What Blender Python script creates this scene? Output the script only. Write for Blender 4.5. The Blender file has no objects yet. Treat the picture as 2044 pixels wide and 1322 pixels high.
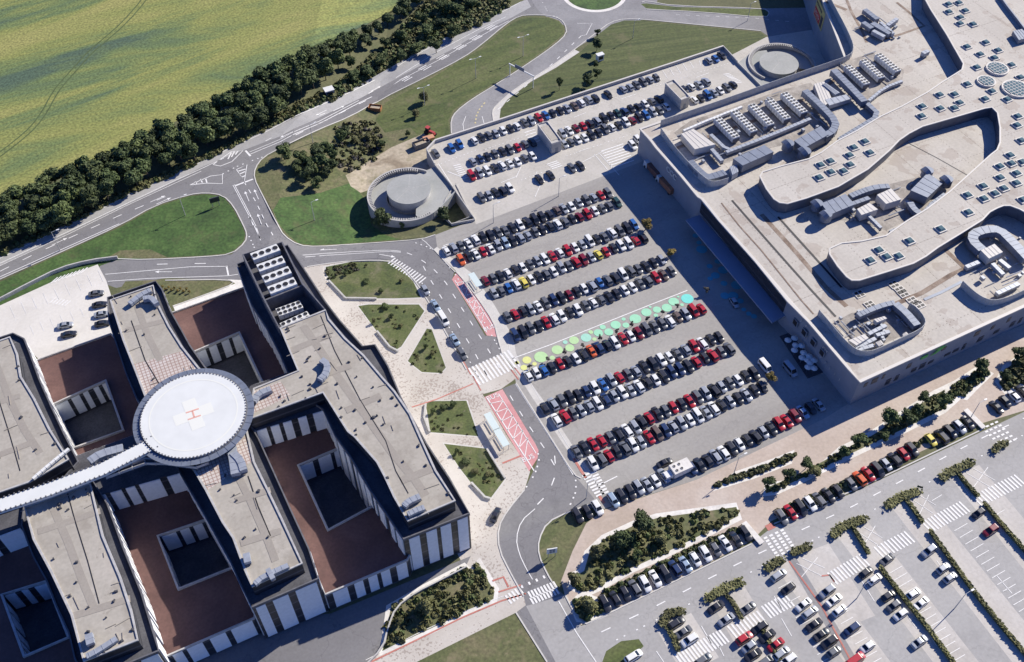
import bpy, math, random
from mathutils import Vector
from mathutils.geometry import delaunay_2d_cdt, tessellate_polygon
random.seed(7)
S = bpy.context.scene
COL = S.collection
R = math.radians
# ---------------------------------------------------------------- camera
F = 2014.0; TH = R(50); HC = 228.0
cd = bpy.data.cameras.new('camera'); cam = bpy.data.objects.new('camera', cd); COL.objects.link(cam)
cam.location = (0, 0, HC); cam.rotation_euler = (R(40), 0, 0)
cd.sensor_width = 36; cd.lens = 36*F/2044; cd.clip_start = 1; cd.clip_end = 3000
S.camera = cam
# ---------------------------------------------------------------- sky and sun
SUN_AZ = R(-140.5+180)       # direction towards the sun, measured from +X
SUN_EL = R(33.5)
w = bpy.data.worlds.new("World"); S.world = w; w.use_nodes = True
nt = w.node_tree; bg = nt.nodes['Background']
sky = nt.nodes.new('ShaderNodeTexSky'); sky.sky_type = 'NISHITA'; sky.sun_disc = False
sky.sun_elevation = SUN_EL; sky.sun_rotation = math.pi/2-SUN_AZ; sky.air_density = 1.0; sky.dust_density = 0.0; sky.ozone_density = 8.0
tint = nt.nodes.new('ShaderNodeMix'); tint.data_type = 'RGBA'; tint.blend_type = 'MULTIPLY'; tint.inputs[0].default_value = 1; tint.inputs[7].default_value = (.78, .90, 1.38, 1)
nt.links.new(sky.outputs[0], tint.inputs[6]); nt.links.new(tint.outputs[2], bg.inputs[0]); bg.inputs[1].default_value = 0.066
sl = bpy.data.lights.new('sun', 'SUN'); sl.energy = 5.0; sl.angle = R(0.5); sl.color = (1.0, 0.935, 0.82)
so = bpy.data.objects.new('sun', sl); COL.objects.link(so)
d = Vector((math.cos(SUN_EL)*math.cos(SUN_AZ), math.cos(SUN_EL)*math.sin(SUN_AZ), math.sin(SUN_EL)))
so.rotation_euler = d.to_track_quat('Z', 'Y').to_euler(); so.location = (0, 200, 300)
vs = S.view_settings; vs.view_transform = 'Standard'; vs.look = 'None'; vs.exposure = 0.55; vs.gamma = 1.0

# ---------------------------------------------------------------- helpers
CT, ST = math.cos(TH), math.sin(TH)
def sstep(t):
    t = min(1, max(0, t)); return t
def Wz(x, y, z=0.0):
    u = (x-1022)/F; v = (661-y)/F
    dx, dy, dz = u, CT+v*ST, -ST+v*CT
    t = (z-HC)/dz
    return (dx*t, dy*t)
# sloping ground: the land north of the deck lies 5 m lower
_a = Wz(943, 445); _b = Wz(1283, 318)
_n = (-( _b[1]-_a[1]), _b[0]-_a[0]); _l = math.hypot(*_n); _n = (_n[0]/_l, _n[1]/_l)
_u0 = Wz(560, 380); _u1 = Wz(720, 400)
LOW = 5.0
def pin(p, X, Y):
    c = False; n = len(p)
    for i in range(n):
        x1, y1 = p[i]; x2, y2 = p[(i+1) % n]
        if ((y1 > Y) != (y2 > Y)) and X < (x2-x1)*(Y-y1)/(y2-y1)+x1: c = not c
    return c
DECK = [Wz(*q) for q in ((868,332),(852,303),(869,285),(1000,243),(1350,128),(1443,97),(1471,127),(1516,172),(1560,230),(1300,330),(1283,322),(950,448),(943,433),(909,384),(897,367))]
def hgt(X, Y):
    return 0.0 if pin(DECK, X, Y) else hgt0(X, Y)
def hgt0(X, Y):
    d = (X-_a[0])*_n[0]+(Y-_a[1])*_n[1]
    s = sstep((d-1)/20.0)
    u = sstep((X-_u0[0])/(_u1[0]-_u0[0]))
    return -LOW*s*u
def G(x, y):
    z = 0.0
    X, Y = Wz(x, y, 0)
    if pin(DECK, X, Y): return (X, Y)
    for i in range(12):
        X, Y = Wz(x, y, z); z = 0.5*z+0.5*hgt0(X, Y) if i < 10 else hgt0(X, Y)
    return (X, Y)
def G3(x, y, o=0.0):
    X, Y = G(x, y); return (X, Y, hgt(X, Y)+o)
def W3(x, y, z): 
    a = Wz(x, y, z); return (a[0], a[1], z)

def tag(o, label=None, cat=None, group=None, kind=None):
    if label: o['label'] = label
    if cat: o['category'] = cat
    if group: o['group'] = group
    if kind: o['kind'] = kind
    return o
def empty(name, loc=(0, 0, 0), rz=0, **k):
    o = bpy.data.objects.new(name, None); COL.objects.link(o); o.location = loc; o.rotation_euler = (0, 0, rz)
    o.empty_display_size = .5
    return tag(o, **k)

class MB:
    def __init__(s): s.v = []; s.f = []; s.m = []
    def face(s, pts, m=0):
        n = len(s.v); s.v += [tuple(p) for p in pts]; s.f.append(tuple(range(n, n+len(pts)))); s.m.append(m)
    def box(s, c, d, rz=0, m=0, taper=1.0):
        cx, cy, cz = c; hx, hy, hz = d[0]/2, d[1]/2, d[2]/2
        co, si = math.cos(rz), math.sin(rz); n = len(s.v)
        for z, t in ((-hz, 1), (hz, taper)):
            for x, y in ((-hx, -hy), (hx, -hy), (hx, hy), (-hx, hy)):
                x *= t; y *= t
                s.v.append((cx+x*co-y*si, cy+x*si+y*co, cz+z))
        for q in ((0, 3, 2, 1), (4, 5, 6, 7), (0, 1, 5, 4), (1, 2, 6, 5), (2, 3, 7, 6), (3, 0, 4, 7)):
            s.f.append(tuple(n+i for i in q)); s.m.append(m)
    def prism(s, loops, z0, z1, m=0, mside=None, top=True, bottom=False, hgt0=False):
        # loops: [outer, hole, ...] lists of xy
        if mside is None: mside = m
        if top:
            tris = tessellate_polygon([[Vector((p[0], p[1], 0)) for p in l] for l in loops])
            flat = [p for l in loops for p in l]
            n = len(s.v); s.v += [(p[0], p[1], z1) for p in flat]
            for t in tris:
                a, b, c = [flat[i] for i in t]
                cr = (b[0]-a[0])*(c[1]-a[1])-(b[1]-a[1])*(c[0]-a[0])
                t = tuple(n+i for i in t)
                s.f.append(t if cr > 0 else t[::-1]); s.m.append(m)
        for k, l in enumerate(loops):
            ar = sum(l[i][0]*l[(i+1) % len(l)][1]-l[(i+1) % len(l)][0]*l[i][1] for i in range(len(l)))
            if (ar < 0) != (k > 0): l = l[::-1]
            for i in range(len(l)):
                a, b = l[i], l[(i+1) % len(l)]
                s.face([(a[0], a[1], z0), (b[0], b[1], z0), (b[0], b[1], z1), (a[0], a[1], z1)], mside)
    def rib(s, pts, w, z0, z1=None, m=0, closed=False, side=0.0):
        # ribbon along xy polyline; z0/z1 numbers or callables; solid if z1 given
        n = len(pts); L = []; Rr = []
        for i, p in enumerate(pts):
            a = pts[(i-1) % n] if (closed or i > 0) else p
            b = pts[(i+1) % n] if (closed or i < n-1) else p
            dx, dy = b[0]-a[0], b[1]-a[1]; l = math.hypot(dx, dy) or 1
            nx, ny = -dy/l, dx/l
            L.append((p[0]+nx*w*(.5+side), p[1]+ny*w*(.5+side))); Rr.append((p[0]-nx*w*(.5-side), p[1]-ny*w*(.5-side)))
        zf = (lambda q: z0) if not callable(z0) else (lambda q: z0(*q))
        if z1 is not None: z1f = (lambda q: z1) if not callable(z1) else (lambda q: z1(*q))
        rng = range(n if closed else n-1)
        for i in rng:
            j = (i+1) % n
            if z1 is None:
                s.face([(*Rr[i], zf(Rr[i])), (*Rr[j], zf(Rr[j])), (*L[j], zf(L[j])), (*L[i], zf(L[i]))], m)
            else:
                s.face([(*Rr[i], z1f(Rr[i])), (*Rr[j], z1f(Rr[j])), (*L[j], z1f(L[j])), (*L[i], z1f(L[i]))], m)
                s.face([(*Rr[j], zf(Rr[j])), (*Rr[j], z1f(Rr[j])), (*Rr[i], z1f(Rr[i])), (*Rr[i], zf(Rr[i]))], m)
                s.face([(*L[i], zf(L[i])), (*L[i], z1f(L[i])), (*L[j], z1f(L[j])), (*L[j], zf(L[j]))], m)
        if z1 is not None and not closed:
            for k in (0, n-1):
                s.face([(*Rr[k], zf(Rr[k])), (*L[k], zf(L[k])), (*L[k], z1f(L[k])), (*Rr[k], z1f(Rr[k]))], m)
    def tube(s, p0, p1, r0, r1=None, n=8, m=0, cap=True):
        r1 = r0 if r1 is None else r1
        a, b = Vector(p0), Vector(p1); ax = (b-a).normalized()
        t = ax.orthogonal().normalized(); u = ax.cross(t)
        k = len(s.v)
        for c, r in ((a, r0), (b, r1)):
            for i in range(n):
                g = 2*math.pi*i/n; s.v.append(tuple(c+t*math.cos(g)*r+u*math.sin(g)*r))
        for i in range(n):
            j = (i+1) % n; s.f.append((k+i, k+j, k+n+j, k+n+i)); s.m.append(m)
        if cap:
            s.f.append(tuple(k+n+i for i in range(n))); s.m.append(m)
            s.f.append(tuple(k+i for i in reversed(range(n)))); s.m.append(m)
    def disc(s, c, r, z, n=48, m=0, r_in=0):
        for i in range(n):
            a, b = 2*math.pi*i/n, 2*math.pi*(i+1)/n
            if r_in:
                s.face([(c[0]+r_in*math.cos(a), c[1]+r_in*math.sin(a), z), (c[0]+r*math.cos(a), c[1]+r*math.sin(a), z), (c[0]+r*math.cos(b), c[1]+r*math.sin(b), z), (c[0]+r_in*math.cos(b), c[1]+r_in*math.sin(b), z)], m)
        if not r_in: s.face([(c[0]+r*math.cos(2*math.pi*i/n), c[1]+r*math.sin(2*math.pi*i/n), z) for i in range(n)], m)
    def mesh(s, name, mats):
        me = bpy.data.meshes.new(name); me.from_pydata(s.v, [], s.f)
        for m in (mats if isinstance(mats, (list, tuple)) else [mats]): me.materials.append(m)
        if any(s.m): me.polygons.foreach_set('material_index', s.m)
        me.validate(); me.update(); return me
    def build(s, name, mats, parent=None, loc=None, smooth=False, **k):
        me = s.mesh(name, mats)
        if smooth: me.polygons.foreach_set('use_smooth', [True]*len(me.polygons))
        o = bpy.data.objects.new(name, me); COL.objects.link(o); o.parent = parent
        if loc: o.location = loc
        return tag(o, **k)
def link(name, me, parent=None, loc=(0, 0, 0), rz=0):
    o = bpy.data.objects.new(name, me); COL.objects.link(o); o.parent = parent; o.location = loc; o.rotation_euler = (0, 0, rz); return o
def clone(o, parent=None):
    c = o.copy(); COL.objects.link(c); c.parent = parent
    for ch in list(o.children): clone(ch, c)
    return c
def circ(c, r, n=40): return [(c[0]+r*math.cos(2*math.pi*i/n), c[1]+r*math.sin(2*math.pi*i/n)) for i in range(n)]
def smooth_line(pts, it=2, closed=False):
    for _ in range(it):
        q = [] if closed else [pts[0]]
        n = len(pts)
        for i in range(n if closed else n-1):
            a, b = pts[i], pts[(i+1) % n]
            q += [(a[0]*.75+b[0]*.25, a[1]*.75+b[1]*.25), (a[0]*.25+b[0]*.75, a[1]*.25+b[1]*.75)]
        if not closed: q.append(pts[-1])
        pts = q
    return pts
def resample(pts, step):
    out = [pts[0]]
    for a, b in zip(pts, pts[1:]):
        l = math.dist(a, b); n = max(1, int(l/step+.5))
        for i in range(1, n+1): out.append((a[0]+(b[0]-a[0])*i/n, a[1]+(b[1]-a[1])*i/n))
    return out

# ---------------------------------------------------------------- materials
def newmat(name):
    m = bpy.data.materials.new(name); m.use_nodes = True
    return m, m.node_tree, m.node_tree.nodes['Principled BSDF']
def plain(name, c, rough=.6, metal=0, var=0.0, scale=1.0):
    m, t, b = newmat(name)
    b.inputs['Base Color'].default_value = (*c, 1); b.inputs['Roughness'].default_value = rough; b.inputs['Metallic'].default_value = metal
    if var:
        tc = t.nodes.new('ShaderNodeTexCoord'); n = t.nodes.new('ShaderNodeTexNoise'); n.inputs['Scale'].default_value = scale; n.inputs['Detail'].default_value = 6
        t.links.new(tc.outputs['Object'], n.inputs['Vector'])
        r = t.nodes.new('ShaderNodeMapRange'); r.inputs['From Min'].default_value = .3; r.inputs['From Max'].default_value = .7; r.inputs['To Min'].default_value = 1-var; r.inputs['To Max'].default_value = 1+var
        t.links.new(n.outputs['Fac'], r.inputs['Value'])
        v = t.nodes.new('ShaderNodeVectorMath'); v.operation = 'SCALE'; v.inputs[0].default_value = c
        t.links.new(r.outputs[0], v.inputs['Scale']); t.links.new(v.outputs[0], b.inputs['Base Color'])
    return m
def noisy(name, cols, scale=.1, grain=.12, gscale=2.0, rough=.85, stretch=None, rot=0, dist=0.5, bump=0.0, detail=5, pos=None, wear=None):
    """colours blended over a large noise, with a fine grain multiplied in"""
    m, t, b = newmat(name); L = t.links.new; N = t.nodes.new
    b.inputs['Roughness'].default_value = rough
    tc = N('ShaderNodeTexCoord'); mp = N('ShaderNodeMapping'); L(tc.outputs['Object'], mp.inputs['Vector'])
    mp.inputs['Rotation'].default_value = (0, 0, -rot)
    mp2 = N('ShaderNodeMapping'); L(mp.outputs[0], mp2.inputs['Vector'])
    if stretch: mp2.inputs['Scale'].default_value = stretch
    n = N('ShaderNodeTexNoise'); n.inputs['Scale'].default_value = scale; n.inputs['Detail'].default_value = detail; n.inputs['Roughness'].default_value = .6; n.inputs['Distortion'].default_value = dist
    L(mp2.outputs[0], n.inputs['Vector'])
    cr = N('ShaderNodeValToRGB'); L(n.outputs['Fac'], cr.inputs['Fac'])
    e = cr.color_ramp.elements
    k = len(cols); pos = pos or [.3+.4*i/(k-1) for i in range(k)]
    e[0].position = pos[0]; e[0].color = (*cols[0], 1); e[1].position = pos[-1]; e[1].color = (*cols[-1], 1)
    for i in range(1, k-1):
        x = e.new(pos[i]); x.color = (*cols[i], 1)
    g = N('ShaderNodeTexNoise'); g.inputs['Scale'].default_value = gscale; g.inputs['Detail'].default_value = 3; L(mp.outputs[0], g.inputs['Vector'])
    r = N('ShaderNodeMapRange'); r.inputs['From Min'].default_value = .3; r.inputs['From Max'].default_value = .7; r.inputs['To Min'].default_value = 1-grain; r.inputs['To Max'].default_value = 1+grain
    L(g.outputs['Fac'], r.inputs['Value'])
    v = N('ShaderNodeVectorMath'); v.operation = 'SCALE'; L(cr.outputs[0], v.inputs[0]); L(r.outputs[0], v.inputs['Scale'])
    L(v.outputs[0], b.inputs['Base Color'])
    if wear:
        a1, a2, a3, cr_ = wear
        s_ = N('ShaderNodeTexNoise'); s_.inputs['Scale'].default_value = .5; s_.inputs['Detail'].default_value = 6; s_.inputs['Roughness'].default_value = .7; L(mp2.outputs[0], s_.inputs['Vector'])
        q1 = mth(t, 'MULTIPLY', mth(t, 'GREATER_THAN', s_.outputs['Fac'], .64), a1)
        s2 = N('ShaderNodeTexNoise'); s2.inputs['Scale'].default_value = .11; s2.inputs['Detail'].default_value = 8; s2.inputs['Roughness'].default_value = .65; L(mp.outputs[0], s2.inputs['Vector'])
        mr = N('ShaderNodeMapRange'); mr.inputs['From Min'].default_value = .56; mr.inputs['From Max'].default_value = .66; mr.inputs['To Max'].default_value = a2; L(s2.outputs['Fac'], mr.inputs['Value'])
        q = mth(t, 'MAXIMUM', q1, mr.outputs[0])
        if a3:
            vo = N('ShaderNodeTexVoronoi'); vo.feature = 'DISTANCE_TO_EDGE'; vo.inputs['Scale'].default_value = .075; wv = N('ShaderNodeVectorMath'); wv.operation = 'ADD'; L(mp.outputs[0], wv.inputs[0]); ns = N('ShaderNodeTexNoise'); ns.inputs['Scale'].default_value = .4; L(mp.outputs[0], ns.inputs['Vector']); sc_ = N('ShaderNodeVectorMath'); sc_.operation = 'SCALE'; sc_.inputs['Scale'].default_value = 5; L(ns.outputs['Color'], sc_.inputs[0]); L(sc_.outputs[0], wv.inputs[1]); L(wv.outputs[0], vo.inputs['Vector'])
            q = mth(t, 'MAXIMUM', q, mth(t, 'MULTIPLY', mth(t, 'LESS_THAN', vo.outputs['Distance'], .008), a3))
        c_ = over(t, b, v.outputs[0], q, cr_)
    if bump:
        bp = N('ShaderNodeBump'); bp.inputs['Strength'].default_value = bump; bp.inputs['Distance'].default_value = .3
        L(g.outputs['Fac'], bp.inputs['Height']); L(bp.outputs[0], b.inputs['Normal'])
    return m, t, b, mp, v
def over(t, b, src, fac, col):
    """mix col over the current colour by a 0..1 factor socket"""
    mx = t.nodes.new('ShaderNodeMix'); mx.data_type = 'RGBA'
    t.links.new(fac, mx.inputs[0]); t.links.new(src, mx.inputs[6]); mx.inputs[7].default_value = (*col, 1)
    t.links.new(mx.outputs[2], b.inputs['Base Color']); return mx.outputs[2]
def mth(t, op, a, b_=None, c=None):
    n = t.nodes.new('ShaderNodeMath'); n.operation = op
    for i, x in enumerate((a, b_, c)):
        if x is None: continue
        if isinstance(x, (int, float)): n.inputs[i].default_value = x
        else: t.links.new(x, n.inputs[i])
    return n.outputs[0]
AX = R(26.6)   # direction of the car rows
def M0(*a, **k): return noisy(*a, **k)[0]
M = {}
M['ground'] = M0('dry_ground', [(.055,.065,.028), (.11,.11,.05), (.085,.10,.04)], .06, .2, 1.2)
M['dirt'] = M0('dirt', [(.25,.20,.14), (.42,.36,.27), (.20,.18,.10)], .12, .15, 1.0)
M['lawn'] = M0('lawn', [(.045,.068,.018), (.078,.10,.026), (.115,.125,.045)], .09, .3, 1.3, stretch=(.3,1.8,1), rot=AX, wear=(.4,.6,0,(.15,.135,.07)))
M['mown'] = M0('mown_lawn', [(.04,.058,.018), (.07,.088,.025), (.10,.115,.04)], .22, .25, 1.3, stretch=(.06,3.2,1), rot=R(12), detail=4, wear=(.2,.6,0,(.135,.125,.06)))
M['lush'] = M0('lush_lawn', [(.030,.062,.015), (.050,.10,.022), (.08,.135,.034)], .12, .35, 1.1, wear=(.5,.55,0,(.095,.095,.04)))
M['drygrass'] = M0('dry_grass', [(.068,.088,.028), (.115,.12,.05), (.16,.14,.075)], .14, .3, 1.2, wear=(.5,.6,0,(.24,.19,.12)))
M['garden'] = M0('garden_turf', [(.05,.07,.022), (.085,.105,.03), (.13,.13,.06)], .2, .3, 1.6, wear=(.5,.6,0,(.19,.165,.11)))
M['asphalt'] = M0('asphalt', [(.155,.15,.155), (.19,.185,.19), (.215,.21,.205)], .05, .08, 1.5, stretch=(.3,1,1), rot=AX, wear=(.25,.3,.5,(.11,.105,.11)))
M['road_pale'] = M0('pale_asphalt', [(.29,.285,.285), (.34,.335,.33), (.38,.37,.36)], .05, .07, 1.5, wear=(.2,.3,.35,(.22,.215,.21)))
M['road_old'] = M0('old_asphalt', [(.20,.195,.20), (.25,.245,.25), (.29,.28,.28)], .05, .08, 1.5, wear=(.25,.35,.4,(.16,.155,.16)))
M['lot'] = M0('lot_asphalt', [(.27,.255,.24), (.325,.31,.288), (.365,.35,.325)], .05, .07, 1.2, stretch=(.25,1.4,1), rot=AX, wear=(.22,.22,.3,(.19,.18,.175)))
M['lot_low'] = M0('lower_lot_asphalt', [(.30,.29,.28), (.345,.335,.325), (.385,.375,.36)], .04, .07, 1.2, stretch=(.25,1.2,1), rot=AX, wear=(.2,.22,.3,(.2,.195,.19)))
M['bay'] = M0('parking_bay_concrete', [(.42,.395,.36), (.48,.45,.415), (.52,.495,.46)], .08, .07, 1.2, wear=(.3,.3,.2,(.3,.28,.26)))
M['deck'] = M0('deck_concrete', [(.40,.375,.335), (.46,.435,.39), (.50,.47,.43)], .07, .06, 1.2, wear=(.25,.25,.3,(.28,.26,.235)))
M['decklight'] = M0('deck_pale_concrete', [(.55,.52,.47), (.62,.59,.54), (.66,.63,.58)], .07, .05, 1.2)
M['tan'] = M0('tan_paving', [(.40,.325,.265), (.46,.38,.32), (.50,.43,.37)], .06, .08, 1.2, wear=(.25,.25,.2,(.32,.25,.2)))
M['white_conc'] = M0('white_concrete', [(.55,.52,.48), (.68,.65,.60), (.72,.70,.66)], .2, .08, 1.2)
M['kerb'] = M0('kerb_stone', [(.48,.46,.43), (.58,.56,.52)], .3, .06, 2)
m, t, b, mp, v = noisy('plaza_paving', [(.43,.39,.34), (.50,.46,.41), (.55,.515,.465)], .06, .05, 1.5, rot=AX)
# scattered darker paving stones
br = t.nodes.new('ShaderNodeTexBrick'); br.inputs['Scale'].default_value = 1.0; br.inputs['Mortar Size'].default_value = 0.0
br.inputs['Brick Width'].default_value = 1.1; br.inputs['Row Height'].default_value = .42; br.inputs['Bias'].default_value = -0.45
br.inputs['Color1'].default_value = (0,0,0,1); br.inputs['Color2'].default_value = (1,1,1,1)
t.links.new(mp.outputs[0], br.inputs['Vector'])
pn = t.nodes.new('ShaderNodeTexNoise'); pn.inputs['Scale'].default_value = .09; pn.inputs['Detail'].default_value = 3; t.links.new(mp.outputs[0], pn.inputs['Vector'])
wn = t.nodes.new('ShaderNodeTexNoise'); wn.inputs['Scale'].default_value = 1.5; wn.inputs['Detail'].default_value = 1; t.links.new(mp.outputs[0], wn.inputs['Vector']); f1 = mth(t, 'GREATER_THAN', mth(t, 'ADD', wn.outputs['Fac'], mth(t, 'MULTIPLY', mth(t, 'SUBTRACT', pn.outputs['Fac'], .5), .9)), .63); f2 = mth(t, 'MULTIPLY', f1, .6)
over(t, b, v.outputs[0], f2, (.24,.19,.16)); M['plaza'] = m
M['pink'] = M0('red_bus_bay_paint', [(.50,.22,.22), (.56,.27,.27), (.60,.33,.33)], .12, .08, 2)
M['redline'] = M0('red_tiles', [(.42,.14,.11), (.50,.22,.18)], .4, .1, 2)
m, t, b, mp, v = noisy('field_crop', [(.065,.105,.065), (.12,.165,.058), (.21,.225,.062), (.265,.255,.08)], .022, .38, 1.1, stretch=(.3,1.8,1), rot=R(30), dist=1.2, detail=9, pos=[.34,.43,.53,.66], bump=.3); M['field'] = m
M['paint'] = plain('road_paint', (.72,.71,.69), .7, var=.12, scale=1.5)
M['paint_y'] = plain('yellow_road_paint', (.55,.47,.25), .7, var=.12, scale=1.5)
M['water'] = plain('dark_glass', (.02,.03,.045), .12)
M['glass'] = plain('car_glass', (.012,.016,.022), .08)
M['tyre'] = plain('tyre_rubber', (.015,.015,.016), .8)
# ---------------------------------------------------------------- ground regions (painter order)
def px(*a): return [(a[i], a[i+1]) for i in range(0, len(a), 2)]
def gp(pts): return [G(*p) for p in pts]
regions = []
def reg(name, mat, pts, world=False): regions.append((name, mat, pts if world else gp(pts)))
reg('field', 'field', px(-500,700,-100,450,0,405,150,345,300,270,450,190,560,130,640,95,730,50,830,-5,980,-80,900,-330,300,-420,-500,-300))
reg('scrub_ground', 'ground', px(-60,560,0,510,137,447,253,388,342,347,445,299,534,258,616,217,700,180,821,111,924,56,1052,-4,1100,-60,1000,-90,830,-5,730,50,560,130,300,270,0,405,-100,450))
# roads
R1 = px(-150,585,0,511,137,445,253,388,342,347,445,299,534,258,616,217,700,180,821,111,924,56,992,26,1052,-2,1150,-60,1180,-60,1200,70,1191,65,1147,99,1095,137,1027,178,989,212,982,223,985,243,1000,262,902,290,901,267,900,240,910,223,941,199,992,168,1061,123,1109,89,1131,68,1129,51,1119,38,1095,31,1061,30,1037,32,1010,48,958,92,924,116,855,152,753,202,700,233,633,260,561,295,524,315,509,336,507,356,524,390,555,450,567,471,596,490,633,493,700,488,753,484,842,478,869,468,880,500,907,543,902,558,968,670,992,673,1003,707,931,738,924,724,890,663,855,601,831,563,804,532,777,519,701,520,650,526,613,532,590,545,470,560,330,555,232,575,190,560,200,530,236,517,291,519,411,513,462,508,490,484,493,467,486,450,466,411,445,390,411,385,377,389,308,411,240,450,137,496,0,558,-150,630)
reg('main_road', 'asphalt', R1)
reg('pale_lane', 'road_pale', px(-150,585,0,511,137,445,253,388,342,347,445,299,534,258,616,217,700,180,821,111,924,56,992,26,1052,-2,1060,14,1020,36,960,64,900,100,830,136,720,196,620,243,560,272,470,306,400,335,330,372,250,410,140,463,0,530,-150,600))
rc = G(1186,-12)
reg('roundabout', 'road_old', circ(rc, 26.5, 56), True)
reg('exit_road', 'road_old', px(1131,68,1160,30,1240,38,1195,68,1147,99,1095,137,1027,178,989,212,982,223,985,243,1000,262,902,290,901,267,900,240,910,223,941,199,992,168,1061,123,1109,89))
reg('east_road', 'road_old', px(1240,-30,1290,2,1344,11,1525,17,1700,14,1700,120,1560,90,1518,62,1344,45,1283,38,1246,38,1210,50,1180,10))
reg('roundabout_kerb', 'white_conc', circ(rc, 13.6, 48), True)
reg('roundabout_lawn', 'lush', circ(rc, 12.0, 48), True)
reg('median_lawn', 'lawn', px(1279,8,1290,7,1350,14,1525,19,1536,26,1529,34,1412,26,1290,17))
reg('pavement', 'kerb', px(985,243,982,223,989,212,1027,178,1095,137,1147,99,1157,104,1110,135,1060,163,1013,199,999,218,998,250))
# lawns
reg('west_lawn', 'lush', px(-100,640,-100,612,0,563,137,500,240,454,308,415,377,392,411,388,445,393,463,414,483,450,489,467,486,482,460,505,411,510,291,516,230,520,120,560,0,615))
reg('brown_bank', 'drygrass', px(215,514,240,500,300,498,335,514,290,516))
reg('east_verge', 'drygrass', px(528,390,510,356,512,337,527,318,564,298,636,264,750,207,855,156,960,96,1011,51,1040,36,1061,33,1095,34,1116,41,1126,53,1128,67,1106,87,1060,121,990,166,940,196,907,221,897,240,898,268,905,300,860,340,760,380,740,420,790,472,860,470,780,480,640,490,590,487,572,470,556,450))
reg('middle_lawn', 'lawn', px(768,265,750,240,770,205,855,160,960,98,1011,54,1040,38,1061,35,1095,36,1116,43,1126,55,1126,67,1104,86,1058,120,988,165,938,195,905,220,895,240,896,268,870,290,820,255))
reg('lush_lawn', 'lush', px(545,420,560,395,640,385,700,365,730,400,742,450,770,470,800,478,700,486,633,490,596,486,574,468,557,448))
reg('dirt_track', 'dirt', px(690,350,740,325,850,290,900,280,880,330,770,350,740,378,720,385,700,372))
reg('dirt_patch', 'dirt', px(700,345,780,295,850,265,860,290,780,320,720,345))
reg('deck_lawn', 'mown', px(997,238,999,220,1014,200,1060,165,1110,137,1157,105,1193,70,1220,49,1246,41,1283,41,1344,48,1518,65,1530,74,1443,99,1344,128,996,246,985,255))
reg('paved_corner', 'deck', px(1443,99,1530,74,1620,60,1700,140,1540,180,1471,126))
reg('garden_west', 'drygrass', px(250,562,330,558,455,558,470,566,420,585,345,610,300,610,238,580))
reg('garden_path', 'white_conc', px(455,558,500,560,490,585,350,622,345,610,420,585,470,566))
# hospital surroundings
reg('plaza', 'plaza', px(560,540,613,533,650,527,701,521,777,520,804,533,831,564,855,602,890,664,931,738,967,793,1012,870,1035,905,1058,942,1047,978,1013,1019,994,1053,996,1098,1020,1146,1060,1210,1030,1223,831,1322,700,1400,650,1400,700,1322,770,1300,931,1140,700,700))
reg('bottom_lawn', 'drygrass', px(1030,1223,1092,1322,1180,1470,700,1480,640,1420,831,1322))
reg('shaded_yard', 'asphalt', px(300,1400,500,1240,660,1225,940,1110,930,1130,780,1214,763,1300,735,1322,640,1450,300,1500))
# drop-off street
reg('car_lot', 'lot', px(869,469,943,441,1000,418,1283,314,1420,440,1720,790,1645,836,1390,958,1200,1018,1165,1000,1146,948,1105,883,1030,765,1018,702,1013,674,975,604,934,540,873,496))
reg('lot_kerbwalk', 'kerb', px(866,498,872,493,882,500,945,548,985,606,1024,672,1030,705,1046,745,1085,800,1140,885,1178,940,1172,948,1163,945,1120,880,1060,790,1025,735,1003,707,993,673,987,645,950,590,912,543))
reg('south_street', 'asphalt', px(1003,776,1030,765,1105,883,1146,948,1200,1012,1133,1022,1092,1043,1075,1078,1075,1108,1092,1146,1109,1173,1128,1190,1050,1210,1045,1190,1020,1146,996,1098,994,1053,1013,1019,1047,978,1071,927,1075,899,1068,885))
reg('old_road', 'asphalt', px(1030,1223,1050,1208,1062,1212,1125,1322,1200,1470,1180,1470,1092,1322))
reg('bus_bay', 'pink', px(912,543,902,558,940,618,972,670,994,673,987,645,950,590))
reg('bus_bay', 'pink', px(967,793,1003,777,1068,885,1075,899,1073,915,1056,941,1035,905))
reg('raised_crossing', 'plaza', px(931,738,1003,707,1035,752,1000,777,960,788))
# tan promenade and beds
reg('promenade', 'tan', px(1120,1160,1143,1100,1170,1045,1205,1018,1390,958,1645,836,1720,790,2060,640,2400,480,2400,700,2060,815,1960,845,1540,1040,1500,1080,1200,1235,1160,1248,1128,1190))
reg('lawn_island', 'drygrass', px(1133,1023,1092,1043,1076,1078,1076,1108,1092,1142,1105,1140,1119,1132,1143,1084,1164,1047))
reg('lower_lot', 'lot_low', px(1050,1210,1128,1188,1160,1250,1200,1232,1300,1185,1500,1085,1545,1050,1700,985,1960,862,2060,815,2400,690,2400,1700,1300,1700,1109,1322))
def bed(*a, border=True, mat='drygrass'):
    p = px(*a)
    if border:
        c = (sum(q[0] for q in p)/len(p), sum(q[1] for q in p)/len(p))
        w_ = gp(p); n = len(w_); cc = (sum(q[0] for q in w_)/n, sum(q[1] for q in w_)/n)
        out = []
        for i in range(n):
            a_, b_ = w_[i-1], w_[(i+1) % n]; dx, dy = b_[0]-a_[0], b_[1]-a_[1]; l = math.hypot(dx, dy); nx, ny = dy/l, -dx/l
            q = w_[i]
            if (q[0]-cc[0])*nx+(q[1]-cc[1])*ny < 0: nx, ny = -nx, -ny
            out.append((q[0]+nx*1.3, q[1]+ny*1.3))
        reg('bed_border', 'white_conc', out, True)
    reg('bed_soil', mat, p); return p
BED = {}
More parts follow.
